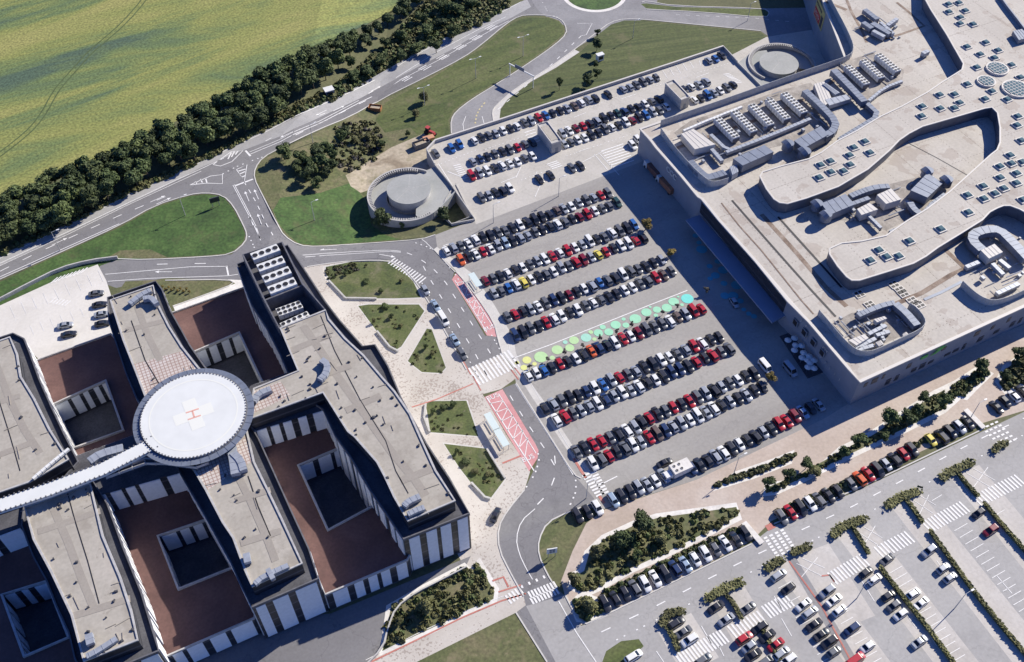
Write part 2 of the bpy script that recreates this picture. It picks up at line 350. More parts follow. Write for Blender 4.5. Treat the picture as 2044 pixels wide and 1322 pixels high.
BED['big'] = bed(1142,1170,1148,1150,1166,1140,1176,1105,1207,1076,1268,1048,1312,1034,1400,1022,1470,1012,1474,1030,1400,1068,1315,1110,1260,1134,1203,1166,1170,1182)
BED['lens'] = bed(1421,972,1470,950,1540,926,1590,906,1575,918,1500,948)
BED['long'] = bed(1528,985,1534,972,1600,945,1680,900,1740,870,1800,830,1870,786,1912,765,1916,786,1880,818,1800,858,1700,905,1600,955,1545,980)
BED['tri'] = bed(1890,783,1912,766,1960,735,1975,742,1945,770,1925,792)
BED['far'] = bed(1995,765,2010,735,2070,695,2120,670,2120,720,2040,765,2005,782)
BED['strip'] = bed(1205,1180,1300,1136,1400,1086,1480,1050,1490,1058,1400,1098,1300,1148,1205,1195, border=False)
BED['strip2'] = bed(1545,1022,1700,955,1800,900,1925,835,1930,842,1800,908,1700,966,1550,1030, border=False)
BED['low'] = bed(1146,1205,1160,1190,1200,1205,1204,1222,1175,1234,1158,1235)
BED['south'] = bed(763,1300,780,1214,850,1175,931,1132,944,1142,950,1120,987,1180,985,1196,934,1218,860,1255)
GARD = []
for g in (px(650,533,700,523,775,522,800,536,825,562,840,594,787,596,690,596,657,562), px(715,611,736,608,836,608,847,621,801,692,790,699,777,693,753,663),
          px(852,656,862,658,890,734,880,745,842,743,814,721), px(850,808,856,801,931,800,955,871,859,863), px(886,886,972,896,1008,956,979,995,968,994,941,965,917,934)):
    reg('garden_border', 'kerb', [(q[0]+(q[0]-sum(a[0] for a in gp(g))/len(g))*.05, q[1]+(q[1]-sum(a[1] for a in gp(g))/len(g))*.05) for q in gp(g)], True)
    reg('garden', 'garden', g); GARD.append(g)
reg('lot_island', 'lawn', px(1202,1322,1210,1300,1240,1280,1275,1276,1285,1290,1262,1312,1240,1340,1200,1350))
# pale bay strips of the lower lot (parallel to the hedges)
def strip(x0, y0, x1, y1, wpx):
    a = G(x0, y0); b_ = G(x1, y1); dx, dy = b_[0]-a[0], b_[1]-a[1]; l = math.hypot(dx, dy); nx, ny = -dy/l*wpx/2, dx/l*wpx/2
    reg('parking_bays', 'bay', [(a[0]+nx, a[1]+ny), (b_[0]+nx, b_[1]+ny), (b_[0]-nx, b_[1]-ny), (a[0]-nx, a[1]-ny)], True)
for x0, y0, x1, y1 in ((1925,940,2080,1130), (1810,1000,2080,1340), (1702,1056,1930,1350), (1578,1115,1760,1360), (1450,1182,1580,1400), (1345,1240,1400,1330)):
    strip(x0, y0, x1, y1, 9.6)
strip(1628,1095,1720,1240, 7.5)
reg('lot_footpath', 'road_old', px(1570,1115,1588,1112,1725,1340,1700,1340))
# hospital west deck car park
reg('hospital_car_park', 'decklight', px(-150,680,-60,640,0,610,110,560,195,528,212,560,225,600,235,640,225,668,80,720,60,700,30,690,-150,740))

reg('light_well_floor', 'drygrass', px(880,432,893,410,911,388,942,434,902,450))
reg('deck_surface', 'deck', DECK, True)
# build the sheets
outl = []
allv = []; alle = []
def addpoly(p):
    n = len(allv); allv.extend(Vector((q[0], q[1])) for q in p)
    alle.extend((n+i, n+(i+1) % len(p)) for i in range(len(p)))
for nme, mt, p in regions: addpoly(p)
X0, X1, Y0, Y1 = -420, 420, 40, 620
addpoly([(X0, Y0), (X1, Y0), (X1, Y1), (X0, Y1)])
gx = X0+15
while gx < X1:
    gy = Y0+15
    while gy < Y1: allv.append(Vector((gx+random.random(), gy+random.random()))); gy += 22
    gx += 22
# fine points over the slope
for i in range(-60, 140):
    for k in (-2, 0, 2, 4, 6, 8):
        q = (_a[0]+_n[1]*i*3+_n[0]*k, _a[1]-_n[0]*i*3+_n[1]*k)
        allv.append(Vector(q))
gx = _u0[0]
while gx <= _u1[0]+.1:
    gy = 150
    while gy < 420: allv.append(Vector((gx, gy))); gy += 5
    gx += (_u1[0]-_u0[0])/6
vo, eo, fo, _, _, _ = delaunay_2d_cdt(allv, alle, [], 0, 1e-4, False)
cent = [((vo[f[0]].x+vo[f[1]].x+vo[f[2]].x)/3, (vo[f[0]].y+vo[f[1]].y+vo[f[2]].y)/3) for f in fo]
import numpy as np
C = np.array(cent); own = np.full(len(fo), -1)
def inside(poly, C):
    x, y = C[:, 0], C[:, 1]; ins = np.zeros(len(C), bool); n = len(poly)
    for i in range(n):
        x1, y1 = poly[i]; x2, y2 = poly[(i+1) % n]
        if y1 == y2: continue
        c = ((y1 > y) != (y2 > y)) & (x < (x2-x1)*(y-y1)/(y2-y1)+x1)
        ins ^= c
    return ins
for i, (nme, mt, p) in enumerate(regions): own[inside(p, C)] = i
# holes for pits (the helix ramps and the light well)
zs = [hgt0(v.x, v.y) for v in vo]
groups = {}
for k, f in enumerate(fo):
    key = ('ground', 'ground') if own[k] < 0 else regions[own[k]][:2]
    groups.setdefault(key, []).append(f)
TWO = {}
for (nme, mt), fs in groups.items():
    idx = {}; vv = []; ff = []
    for f in fs:
        a = []
        for i in f:
            if i not in idx: idx[i] = len(vv); vv.append((vo[i].x, vo[i].y, 0.0 if nme == 'deck_surface' else (-4.0 if nme == 'light_well_floor' else zs[i])))
            a.append(idx[i])
        ff.append(a)
    me = bpy.data.meshes.new(nme); me.from_pydata(vv, [], ff); me.materials.append(M[mt]); me.update()
    o = bpy.data.objects.new(nme, me); COL.objects.link(o); o['kind'] = 'structure'
# far apron beyond the sheet
m_ = MB()
for a in ((-2500, 620, 2500, 2500), (-2500, -600, 2500, 40), (-2500, 40, -420, 620), (420, 40, 2500, 620)):
    z = -LOW if a[0] >= -420 and a[1] >= 600 else 0
    m_.face([(a[0], a[1], -5.3), (a[2], a[1], -5.3), (a[2], a[3], -5.3), (a[0], a[3], -5.3)])
m_.build('far_ground', M['ground'], kind='structure')

# ---------------------------------------------------------------- kerbs and painted markings
kb = MB()
def kerb(*a, sm=1, w=.35, closed=False):
    p = smooth_line(px(*a), sm, closed); p = resample(gp(p), 3.0)
    kb.rib(p, w, lambda x, y: hgt(x, y)-.05, lambda x, y: hgt(x, y)+.13, closed=closed)
kerb(0,558,137,497,240,450,308,411,377,389,411,385,445,390,466,411,486,450,493,467,490,484,462,508,411,513,291,519,236,517)
kerb(869,469,842,478,753,485,700,488,633,493,596,490,567,471,555,450,524,390,507,356,509,336,524,315,561,295,633,260,700,233,753,202,855,152,924,116,958,92,1010,48,1037,32,1061,30,1095,31,1119,38,1129,51,1131,68,1109,89,1061,123,992,168,941,199,910,223,900,240,901,267)
kerb(985,243,982,223,989,212,1027,178,1095,137,1147,99,1191,65,1218,45,1246,38,1283,39,1344,45,1518,62)
kerb(1281,5,1290,2,1344,12,1525,17,1537,25,1529,36,1412,25,1290,19)
kerb(613,533,650,527,701,521,777,520,804,533,831,564,855,602)
kerb(931,738,890,664,855,602)
kerb(866,498,907,543,912,543,950,590,987,645,993,673,1003,707)
kerb(1030,765,1105,883,1146,948,1160,955)
kerb(1047,978,1013,1019,994,1053,996,1098,1020,1146,1045,1190)
kerb(1175,1008,1133,1023,1092,1043,1075,1078,1075,1108,1092,1146,1109,1173)
kerb(330,560,455,558,470,566,420,585,345,612)
kerb(1128,1188,1160,1250,1200,1232,1500,1086)
kerb(1030,1223,1092,1322)
kerb(1545,1046,1700,982,1960,858)
kb.build('kerb', M['kerb'], kind='structure')

pt = MB(); OFF = .045
zp = lambda x, y: hgt(x, y)+OFF
def line(*a, w=.28, sm=0, m=0, h=None):
    p = resample(gp(smooth_line(px(*a), sm) if sm else px(*a)), 3.0); pt.rib(p, w, zp if h is None else h, m=m)
def dash(*a, w=.28, on=2.5, off=3.5, sm=0, m=0, h=None):
    p = resample(gp(smooth_line(px(*a), sm) if sm else px(*a)), .5)
    acc = 0; cur = []
    for q in p:
        if (acc*.5) % (on+off) < on: cur.append(q)
        else:
            if len(cur) > 1: pt.rib([cur[0], cur[-1]] if on < 1.2 else cur[::2]+[cur[-1]], w, zp if h is None else h, m=m)
            cur = []
        acc += 1
    if len(cur) > 1: pt.rib([cur[0], cur[-1]], w, zp if h is None else h, m=m)
def zebra(x0, y0, x1, y1, n, length, wbar=.5, m=0, z=None, skew=None):
    """n bars spread from p0 to p1, each bar running along the walking-across direction"""
    a, b_ = (G(x0, y0), G(x1, y1)) if z is None else (Wz(x0, y0, z), Wz(x1, y1, z))
    dx, dy = b_[0]-a[0], b_[1]-a[1]; l = math.hypot(dx, dy); ux, uy = dx/l, dy/l
    if skew is None: nx, ny = -uy, ux
    else: nx, ny = math.cos(skew), math.sin(skew)
    for i in range(n):
        c = (a[0]+dx*i/(n-1), a[1]+dy*i/(n-1))
        e = [(c[0]-nx*length/2, c[1]-ny*length/2), (c[0]+nx*length/2, c[1]+ny*length/2)]
        pt.rib(e, wbar, zp if z is None else z+OFF, m=m)
# main road
line(0,526,140,461,250,408,330,370,400,338,447,316, w=.25); line(-60,560,0,531,140,466,250,412,330,375,402,342, w=.2)
line(500,308,560,283,640,246,720,204,800,160, w=.25); line(498,304,556,280,636,243,716,201, w=.2)
line(0,516,137,450,253,392,342,351,445,303,534,262,616,221,700,184,821,115,924,60,992,30,1040,4, w=.25)
line(0,553,137,492,238,447, w=.25)
dash(0,542,60,512,137,476,240,430,330,393, on=3.5, off=4); dash(590,270,700,216,760,186, on=4, off=6)
dash(530,282,700,206,745,182, on=3, off=20)
line(800,160,880,118,960,72,1015,42, w=.22); line(790,156,870,105,950,62,1010,34, w=.22)
for cx, cy in ((810,158), (848,136), (884,115), (918,95), (950,76), (980,56)):
    for k in (-1, 0, 1): line(cx-8+k*5, cy+4+k*1, cx+8+k*5, cy-5+k*1, w=.32)
# junction islands
for tri in (px(425,329,462,303,485,301,463,323,440,332), px(378,370,420,352,444,349,444,367,412,366), px(472,339,493,329,488,362)):
    q = gp(tri)+[G(*tri[0])]; pt.rib(q, .3, zp)
for a in ((462,305,455,318),(468,303,462,314),(475,302,470,309),(400,358,404,365),(410,355,413,365),(390,363,393,367),(476,342,490,338),(478,348,489,343),(483,354,489,351)): line(*a, w=.45)
line(490,301,500,312, w=.7); line(470,371,505,358, w=.6)
dash(444,348,470,334,500,322,524,314, w=.4, on=.9, off=.9)
line(465,370,486,410,508,452, w=.22); line(468,369,489,409,511,452, w=.22)
line(520,480,512,455); line(508,452,520,478); dash(487,363,510,402,533,450,545,470, on=2.5, off=2)
dash(497,472,508,495, w=.4, on=.9, off=.9)
def arrow(x, y, x2, y2, L=4.0, w=.22):
    a, b_ = G(x, y), G(x2, y2); dx, dy = b_[0]-a[0], b_[1]-a[1]; l = math.hypot(dx, dy); ux, uy = dx/l, dy/l
    e = (a[0]+ux*L, a[1]+uy*L); pt.rib([a, e], w, zp)
    t_ = (e[0]+ux*1.3, e[1]+uy*1.3)
    pt.face([(e[0]-uy*.55, e[1]+ux*.55, zp(*e)), (e[0]+uy*.55, e[1]-ux*.55, zp(*e)), (*t_, zp(*t_))])
for a in ((497,402,490,385), (516,398,509,382), (505,450,498,432), (522,448,515,430), (300,404,318,396), (312,408,330,400), (585,263,570,270), (665,222,682,214), (740,183,755,175), (652,220,636,228), (103,490,120,482)): arrow(*a)
# west link road
line(210,548,290,541,380,533,455,532, w=.22); line(452,531,456,550, w=.5); dash(313,528,347,527,430,526, on=4, off=8); arrow(343,543,325,543)
line(215,562,300,556,455,551,475,548, w=.22)
# drop off street
line(600,510,650,506,700,503,760,500,800,502, w=.22); line(600,514,650,510,700,507,760,503,800,504, w=.22)
arrow(672,498,650,499); arrow(757,508,780,512)
dash(812,505,830,512,848,524,868,540,890,565,915,605,960,675,1000,740, on=2.5, off=3.5)
dash(829,485,850,492,868,500,885,520,910,550,960,632,1000,702, w=.35, on=.9, off=.9)
dash(842,565,880,628,920,690,958,758, w=.3, on=.9, off=.9)
dash(845,532,860,560,900,625,945,700,972,750, on=2.5, off=4)
for i, (a, b_) in enumerate((((790,520),(778,528)),)):
    pass
zebra(782,521,843,560, 13, 3.2, .42)
line(866,500,850,484,842,478, w=.2)
zebra(947,752,1025,716, 12, 7.0, .6, skew=R(-60))
dash(1018,790,1050,842,1090,900,1110,935, on=2.5, off=3.5)
line(1029,767,1104,884,1144,948, w=.25)
dash(1074,905,1076,920,1070,940,1060,960,1048,976, w=.4, on=.9, off=.9)
dash(1107,910,1110,945,1095,985,1070,1010, on=3, off=4)
line(1068,1016,1040,1040,1030,1075,1036,1105,1050,1135,1063,1157, w=.22, sm=1)
dash(1149,958,1150,980,1140,1005,1130,1017, w=.4, on=.9, off=.9)
dash(1040,1172,1095,1148, w=.8, on=1.0, off=1.0)
zebra(1058,1188,1108,1168, 9, 2.0, .5, skew=R(-62)); zebra(1062,1200,1112,1180, 9, 1.8, .5, skew=R(-62))
zebra(1170,948,1198,988, 8, 2.4, .55, skew=R(26)); zebra(1185,944,1208,984, 8, 2.0, .55, skew=R(26))
zebra(1015,1197,1040,1180, 5, 2.6, .5); 
# bus bay writing and lattice
for pts in ((918,549,984,652), (908,560,972,664)): line(*pts, w=.22)
line(973,796,1066,940, w=.3); line(995,786,1070,905, w=.22); dash(997,785,1072,904, w=.7, on=.35, off=.6)
for k in range(6):
    f0, f1 = k/6, (k+1)/6
    lx, ly = 978+f0*70, 806+f0*105; rx, ry = 1000+f0*60, 800+f0*88; lx2, ly2 = 978+f1*70, 806+f1*105
    line(lx, ly, rx+4, ry, w=.2); line(rx+4, ry, lx2, ly2, w=.2)
    lx, ly = 911+f0*50, 566+f0*80; rx, ry = 926+f0*48, 562+f0*72; lx2, ly2 = 911+f1*50, 566+f1*80
    line(lx, ly, rx, ry, w=.18); line(rx, ry, lx2, ly2, w=.18)
# main lot lines
line(1023,716,1100,688,1200,648,1300,608,1352,588,1372,580, w=.3)
line(1013,674,1018,702,1046,742,1080,800,1130,884,1172,944, w=.12)
line(885,491,897,487, w=.25); line(1200,967,1232,951, w=.3)
line(1040,747,1075,735, w=.2)
# deck markings
for a in ((872,330,950,300), (965,300,1060,268), (1100,240,1200,208), (1200,205,1320,165), (950,352,1060,318), (1040,360,1100,338), (1130,312,1260,268), (1310,172,1460,125)):
    dash(*a, w=.22, on=.8, off=.7)
for a in ((965,300,985,293), (1000,365,1030,353), (1145,235,1170,225), (1150,305,1175,296), (1240,198,1270,188), (1390,155,1415,146), (1210,270,1262,252)): line(*a, w=.22)
for i in range(9): 
    x = 1322+i*13.2; y = 140-i*5.0; line(x, y, x+10, y+16, w=.2)
zebra(1222,295,1243,328, 8, 9.0, .45, skew=AX)
zebra(1057,262,1068,284, 5, 4.0, .4, skew=AX); zebra(1102,325,1112,334, 4, 4.0, .4, skew=AX)
zebra(912,330,928,356, 8, 2.6, .4, skew=R(20)); zebra(1450,148,1475,165, 8, 2.4, .4, skew=R(10))
line(895,365,925,355, w=.3); line(1186,308,1218,345, w=.22); line(1195,305,1236,350, w=.22); line(1160,325,1205,302, w=.2); line(875,327,915,390, w=.25)
for x, y in ((1068,393),(1062,365),(1030,355)): line(x, y, x+10, y-22, w=.2)
# lower road and lot
line(1115,1200,1150,1262,1190,1322, w=.25)
dash(1200,1262,1300,1215,1400,1163,1500,1112,1530,1098, on=3, off=4.5)
dash(1600,1058,1700,1012,1800,960,1900,905,2000,855,2044,835, on=3, off=4.5)
dash(1230,1278,1330,1228,1420,1185,1540,1120, w=.3, on=.8, off=1); dash(1620,1080,1720,1030,1830,975,1930,925,2044,868, w=.3, on=.8, off=1)
for i in range(4):
    zebra(1528+i*11,1074-i*5, 1552+i*11,1110-i*5, 7, 1.0, .55, skew=R(26))
for i in range(4):
    zebra(1962+i*9,855-i*4, 1998+i*9,890-i*4, 6, 1.0, .5, skew=R(26))
for a in ((1356,1318,1445,1270,15), (1462,1262,1520,1232,9), (1530,1222,1575,1198,8), (1662,1155,1725,1118,11), (1755,1103,1815,1072,10), (1850,1052,1925,1012,13), (1950,1000,2035,958,14)):
    zebra(*a, 3.6, .5, skew=R(-58))
for a in ((1900,935,1935,990), (1790,985,1815,1020), (1680,1040,1700,1072), (1545,1190,1560,1215), (1400,1250,1420,1285), (1560,1235,1580,1270), (1650,1180,1680,1225), (1720,1160,1745,1200), (1800,1215,1830,1255), (1850,1260,1870,1290), (1870,1120,1895,1155), (1950,1185,1975,1220), (1990,1150,2020,1185), (1310,1300,1325,1322), (1435,1290,1445,1310)):
    line(*a, w=.2)
for i in range(9): line(20+i*22, 612-i*9, 30+i*22, 634-i*9, w=.14)
for i in range(7): line(60+i*20, 650-i*7, 68+i*20, 668-i*7, w=.14)
zebra(108,560,168,540, 9, 3.0, .35, skew=R(60)); zebra(105,600,135,606, 6, 2.6, .35, skew=R(60)); dash(30,640,110,590,180,560, on=1.5, off=1.5, w=.15)
# bay dividers
def dividers(x0, y0, x1, y1, n, dx, dy):
    for i in range(n+1):
        f = i/n; x = x0+(x1-x0)*f; y = y0+(y1-y0)*f; line(x, y, x+dx, y+dy, w=.16)
dividers(1905,1060,2044,1235, 13, 26, -15); dividers(1775,1145,1900,1322, 13, 26, -15); dividers(1860,1000,1985,1030, 1, 20, -12)
dividers(1650,1205,1745,1340, 10, 24, -13); dividers(1545,1160,1640,1322, 11, 26, -14)
for tri in ((1712,1062,1755,1090), (1590,1125,1640,1150), (1825,1000,1862,1025), (1930,945,1980,975)):
    x0, y0, x1, y1 = tri; line(x0, y0, x1, y1, w=.16); line(x1-8, y0-12, x0+10, y1+2, w=.16); line(x0+12, y0-10, x1+6, y1-16, w=.16)
# roundabout area
dash(1083,5,1095,28,1115,36, w=.3, on=.8, off=.8); line(1152,47,1182,47,1170,70,1160,72, w=.2)
dash(1160,72,1100,130,1040,180,990,222, on=2.5, off=3)
dash(968,205,952,225,948,250, w=.5, on=1.2, off=.8, sm=1, m=1); line(930,232,924,248,926,262, w=.22); line(962,232,966,246,970,252, w=.22)
dash(1350,30,1500,36,1580,44, on=2, off=2, w=.2)
# red tile lines
M['redl'] = M['redline']
rl = lambda *a, w=.35: line(*a, w=w, m=2)
rl(822,813,870,798,945,766); rl(944,751,960,780); rl(925,722,940,748); rl(1020,738,1035,758); rl(1027,734,1040,750)
rl(740,1322,831,1278,925,1232,1000,1200,1050,1185, w=.4); rl(983,1160,1005,1152,1015,1172, w=.5); rl(1003,925,1040,910, w=.5); rl(995,1182,1040,1168, w=.4)
rl(1575,1120,1640,1210,1700,1322, w=.4); rl(1145,915,1160,940,1170,955, w=.7); rl(1196,990,1206,1005, w=.8); rl(1530,1055,1545,1048, w=1.6); rl(1640,1150,1656,1148,1666,1162, w=.4)
line(730,1318,831,1266,925,1222,1005,1190, w=.15)
pt.build('road_markings', [M['paint'], M['paint_y'], M['redline']], kind='structure')

# painted circles across the lot
cm = MB()
def C5(x, y): return (1020+x/6.608, 660+y/6.608)
def C4(x, y): return (1160+x/6.608, 480+y/6.608)
def C6(x, y): return (1344+x/2.92, 440+y/2.92)
circs = [(C5(x, y), r/6.608, c) for x, y, r, c in ((80,425,30,0),(210,390,60,0),(170,490,45,0),(310,440,30,0),(395,350,90,1),(545,360,35,1),(610,255,75,1),(775,230,60,1),(715,155,32,3),(830,130,65,1),(990,95,70,3),(1050,20,30,1),(1100,115,30,1),(1150,30,60,2),(1290,20,60,2))]
circs += [(C4(x, y), r/6.608, c) for x, y, r, c in ((285,1145,40,2),(230,1225,58,2),(360,1210,55,2),(455,1115,68,2),(130,1215,28,1),(560,1040,28,2),(590,1120,45,2),(715,1035,78,2),(860,950,68,2),(910,880,18,2),(1000,915,55,2),(985,990,30,2),(1130,890,68,2),(1220,810,70,2),(1280,745,16,2),(1330,850,25,2),(1400,770,82,4))]
circs += [(C6(x, y), r/2.92, 5) for x, y, r in ((165,170,32),(290,290,30),(370,378,34),(245,322,26),(295,368,20),(212,268,18),(300,440,26),(350,440,30),(150,130,16),(215,340,16),(390,470,20),(440,545,16),(330,250,14),(260,240,20),(410,520,14),(470,560,18),(130,90,18))]
cols = [(.62,.64,.24), (.42,.62,.32), (.30,.62,.42), (.32,.60,.48), (.16,.62,.56), (.09,.36,.46)]
mats = [plain('circle_paint', c, .75, var=.06, scale=1) for c in cols]
k = 0
for (x, y), r, c in circs:
    q = G(x, y); q2 = G(x+r, y); rr = math.dist(q, q2)
    cm.disc(q, rr, OFF+.004*(k % 5), 28, m=c); k += 1
cm.build('painted_circles', mats, kind='structure')
# words on the bus bays
def text(name, body, size, loc, rot, mat, parent=None, ext=.0):
    cu = bpy.data.curves.new(name, 'FONT'); cu.body = body; cu.size = size; cu.align_x = 'CENTER'; cu.align_y = 'CENTER'; cu.extrude = ext
    o = bpy.data.objects.new(name, cu); COL.objects.link(o)
    dg = bpy.context.evaluated_depsgraph_get(); me = bpy.data.meshes.new_from_object(o.evaluated_get(dg))
    bpy.data.objects.remove(o); me.materials.clear(); me.materials.append(mat)
    n = bpy.data.objects.new(name, me); COL.objects.link(n); n.location = loc; n.rotation_euler = rot; n.parent = parent
    return n
for x, y in ((983,793), (1054,915), (976,655)):
    q = G(x, y); o = text('bus_lettering', 'BUS', 2.1, (q[0], q[1], OFF+.02), (0, 0, R(26)), M['paint']); o['kind'] = 'structure'
# ================================================================ hospital
M['roof_beige'] = M0('beige_roof_membrane', [(.325,.295,.25), (.375,.345,.295), (.415,.38,.33)], .1, .08, 1.2, rot=AX, wear=(.5,.5,0,(.24,.21,.175)))
M['roof_walk'] = M0('roof_walkway', [(.29,.26,.225), (.32,.29,.25)], .3, .06, 2)
m, t, b, mp, v = noisy('dark_cladding', [(.022,.024,.03), (.04,.042,.05)], .4, .2, 1.5, rough=.35)
sep = t.nodes.new('ShaderNodeSeparateXYZ'); t.links.new(mp.outputs[0], sep.inputs[0])
over(t, b, v.outputs[0], mth(t, 'MULTIPLY', mth(t, 'LESS_THAN', mth(t, 'FRACT', mth(t, 'DIVIDE', sep.outputs[2], 3.6)), .14), .8), (.11,.11,.12)); M['dark_wall'] = m
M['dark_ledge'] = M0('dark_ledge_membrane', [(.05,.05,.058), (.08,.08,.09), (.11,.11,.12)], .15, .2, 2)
M['maroon'] = M0('maroon_gravel_roof', [(.095,.05,.044), (.12,.063,.055), (.15,.082,.07)], .1, .12, 1.5, wear=(.3,.3,0,(.085,.05,.045)))
M['panel'] = plain('white_cladding', (.80,.82,.84), .5, var=.06, scale=1.2)
M['rim'] = plain('parapet_coping', (.42,.41,.40), .6, var=.15, scale=1)
M['darkrim'] = plain('dark_parapet', (.12,.12,.135), .6, var=.2, scale=1)
M['steel'] = plain('galvanised_steel', (.17,.195,.25), .5, .2, var=.12, scale=.8)
M['steel_l'] = plain('pale_steel', (.32,.345,.39), .5, .15, var=.12, scale=.8)
M['black'] = plain('black_opening', (.012,.012,.016), .6)
M['white'] = plain('white_metal', (.68,.68,.66), .5, var=.06, scale=1)
m, t, b, mp, v = noisy('roof_pavers', [(.44,.38,.34), (.52,.46,.42), (.56,.52,.49)], .15, .06, 2, rot=AX)
br = t.nodes.new('ShaderNodeTexBrick'); br.offset = 0; br.inputs['Scale'].default_value = 1.0; br.inputs['Brick Width'].default_value = .95; br.inputs['Row Height'].default_value = .95; br.inputs['Mortar Size'].default_value = .12; br.inputs['Mortar Smooth'].default_value = .2
t.links.new(mp.outputs[0], br.inputs['Vector']); over(t, b, v.outputs[0], mth(t, 'MULTIPLY', br.outputs['Fac'], .8), (.26,.16,.13)); M['pavers'] = m

def P(z, *a): return [Wz(a[i], a[i+1], z) for i in range(0, len(a), 2)]
ZS, ZL, ZR, ZH = 16.5, 8.5, 21.0, 24.5
hosp = empty('hospital_building', (*Wz(500, 900), 0), label='large hospital complex of beige roofed wings with striped white cladding and a rooftop helipad', cat='building')
ho = hosp.location.copy()
def hb(mb, name, mats, parent=hosp, **k):
    o = mb.build(name, mats, parent, **k)
    if parent is hosp: o.location = -ho
    return o
def clad(mb, poly, z0, z1, rnd, closed=True, out=.22):
    n = len(poly); ar = sum(poly[i][0]*poly[(i+1) % n][1]-poly[(i+1) % n][0]*poly[i][1] for i in range(n))
    sg = 1 if ar > 0 else -1
    for i in range(n if closed else n-1):
        a, b = poly[i], poly[(i+1) % n]; dx, dy = b[0]-a[0], b[1]-a[1]; l = math.hypot(dx, dy)
        if l < 2: continue
        ux, uy = dx/l, dy/l; nx, ny = uy*sg, -ux*sg
        s = rnd.uniform(.1, .8)
        while s < l-1:
            wide = abs(((math.atan2(dy, dx)-AX+math.pi/2) % math.pi)-math.pi/2) < .5; wd = min(rnd.choice((2.2, 2.6, 3.6, 5.0) if wide else (.9, 1.2, 1.5, 2.0, 3.0)), l-s-.15)
            if wd > .7: mb.box((a[0]+ux*(s+wd/2)+nx*out/2, a[1]+uy*(s+wd/2)+ny*out/2, (z0+z1)/2), (wd, out, z1-z0), math.atan2(dy, dx))
            s += wd+rnd.choice((1.0, 1.3, 1.7) if wide else (.8, 1.1, 1.4))
def wing(base, roofs, idx):
    rnd = random.Random(idx)
    m1 = MB(); m1.prism([base], -.3, ZS, 1, 0); wg = hb(m1, 'wing', [M['dark_wall'], M['dark_ledge']])
    m2 = MB(); clad(m2, base, .9, ZS-.15, rnd); hb(m2, 'cladding', M['panel'], wg)
    m3 = MB(); m3.rib(base, .35, ZS-.1, ZS+.9, closed=True); hb(m3, 'parapet', M['darkrim'], wg)
    for r in roofs:
        m4 = MB(); m4.prism([r], ZS-.2, ZR, 0, 1); rf = hb(m4, 'roof', [M['roof_beige'], M['dark_wall']], wg)
        m5 = MB(); m5.rib(r, .5, ZR-.1, ZR+.28, closed=True); hb(m5, 'coping', M['rim'], wg)
    return wg
F1b = P(ZS,474,531,575,493,605,537,650,606,679,644,724,695,749,692,775,735,801,798,852,890,897,958,937,1028,806,1079,770,1026,742,985,701,916,670,872,646,820,615,800,575,745,562,714,534,659,503,611,486,567)
F1r = P(ZR,560,656,650,620,656,638,688,676,725,710,763,755,787,782,818,827,838,872,869,940,908,1000,814,1040,787,992,768,951,753,923,708,872,695,862,645,784,498,837,507,777,596,741)
F2b = P(ZS,216,598,312,565,325,582,342,625,363,662,380,693,409,735,470,800,517,879,548,947,579,1016,617,1098,636,1158,504,1215,480,1166,462,1125,435,1077,411,1033,363,951,330,890,274,798,253,748,235,693,219,645)
F2r = P(ZR,221,600,306,571,313,604,337,652,363,693,397,736,450,780,490,850,507,923,534,978,562,1036,603,1125,503,1171,490,1139,466,1074,445,1043,411,978,387,937,340,880,290,790,274,748,247,680)
F3b = P(ZS,-140,728,-60,698,28,669,50,680,60,705,80,760,103,812,130,870,158,925,100,990,-140,1075)
F3r = P(ZR,-150,735,-60,702,20,674,34,707,41,752,68,796,99,858,137,918,60,962,-150,1035)
F4b = P(ZS,50,1010,187,963,216,1009,247,1095,284,1187,308,1266,318,1302,175,1360,152,1318,140,1266,116,1214,96,1163,68,1112,46,1053)
F4r = P(ZR,50,1013,180,966,205,1070,240,1153,262,1220,275,1278,168,1320,144,1228,103,1142,68,1077)
W1 = wing(F1b, [F1r], 1); W2 = wing(F2b, [F2r], 2); W3_ = wing(F3b, [F3r], 3); W4 = wing(F4b, [F4r], 4)
def link_block(poly, idx):
    m1 = MB(); m1.prism([poly], -.3, ZS-.05, 1, 0); wg = hb(m1, 'link_block', [M['dark_wall'], M['dark_ledge']])
    m2 = MB(); clad(m2, poly, .9, ZS-.3, random.Random(idx)); hb(m2, 'cladding', M['panel'], wg)
link_block(P(ZS,500,770,600,735,655,775,648,817,510,859,470,830), 11)
link_block(P(ZS,110,925,290,860,410,900,366,941,216,983,160,1000), 12)
link_block(P(ZS,-120,1010,140,915,120,990,44,1051,-120,1112), 13)
def low_block(poly, hole, idx):
    m1 = MB(); m1.prism([poly, hole], -.3, ZL, 0, 1); lb = hb(m1, 'low_block', [M['maroon'], M['dark_wall']])
    m2 = MB(); m2.rib(poly, .4, ZL-.1, ZL+.55, closed=True); m2.rib(hole, .6, ZL-.1, ZL+.75, closed=True); hb(m2, 'coping', M['rim'], lb)
    m3 = MB(); clad(m3, poly, .9, ZL-.1, random.Random(idx))
    h2 = hole if sum(hole[i][0]*hole[(i+1) % len(hole)][1]-hole[(i+1) % len(hole)][0]*hole[i][1] for i in range(len(hole))) < 0 else hole[::-1]
    clad_hole(m3, h2, 1.2, ZL-.3, random.Random(idx+50)); hb(m3, 'cladding', M['panel'], lb)
    m4 = MB(); c = hole; m4.prism([[(c[0][0]*.0+q[0], q[1]) for q in c]], 0, .12, 0, top=True); hb(m4, 'courtyard_floor', M['dark_ledge'], lb)
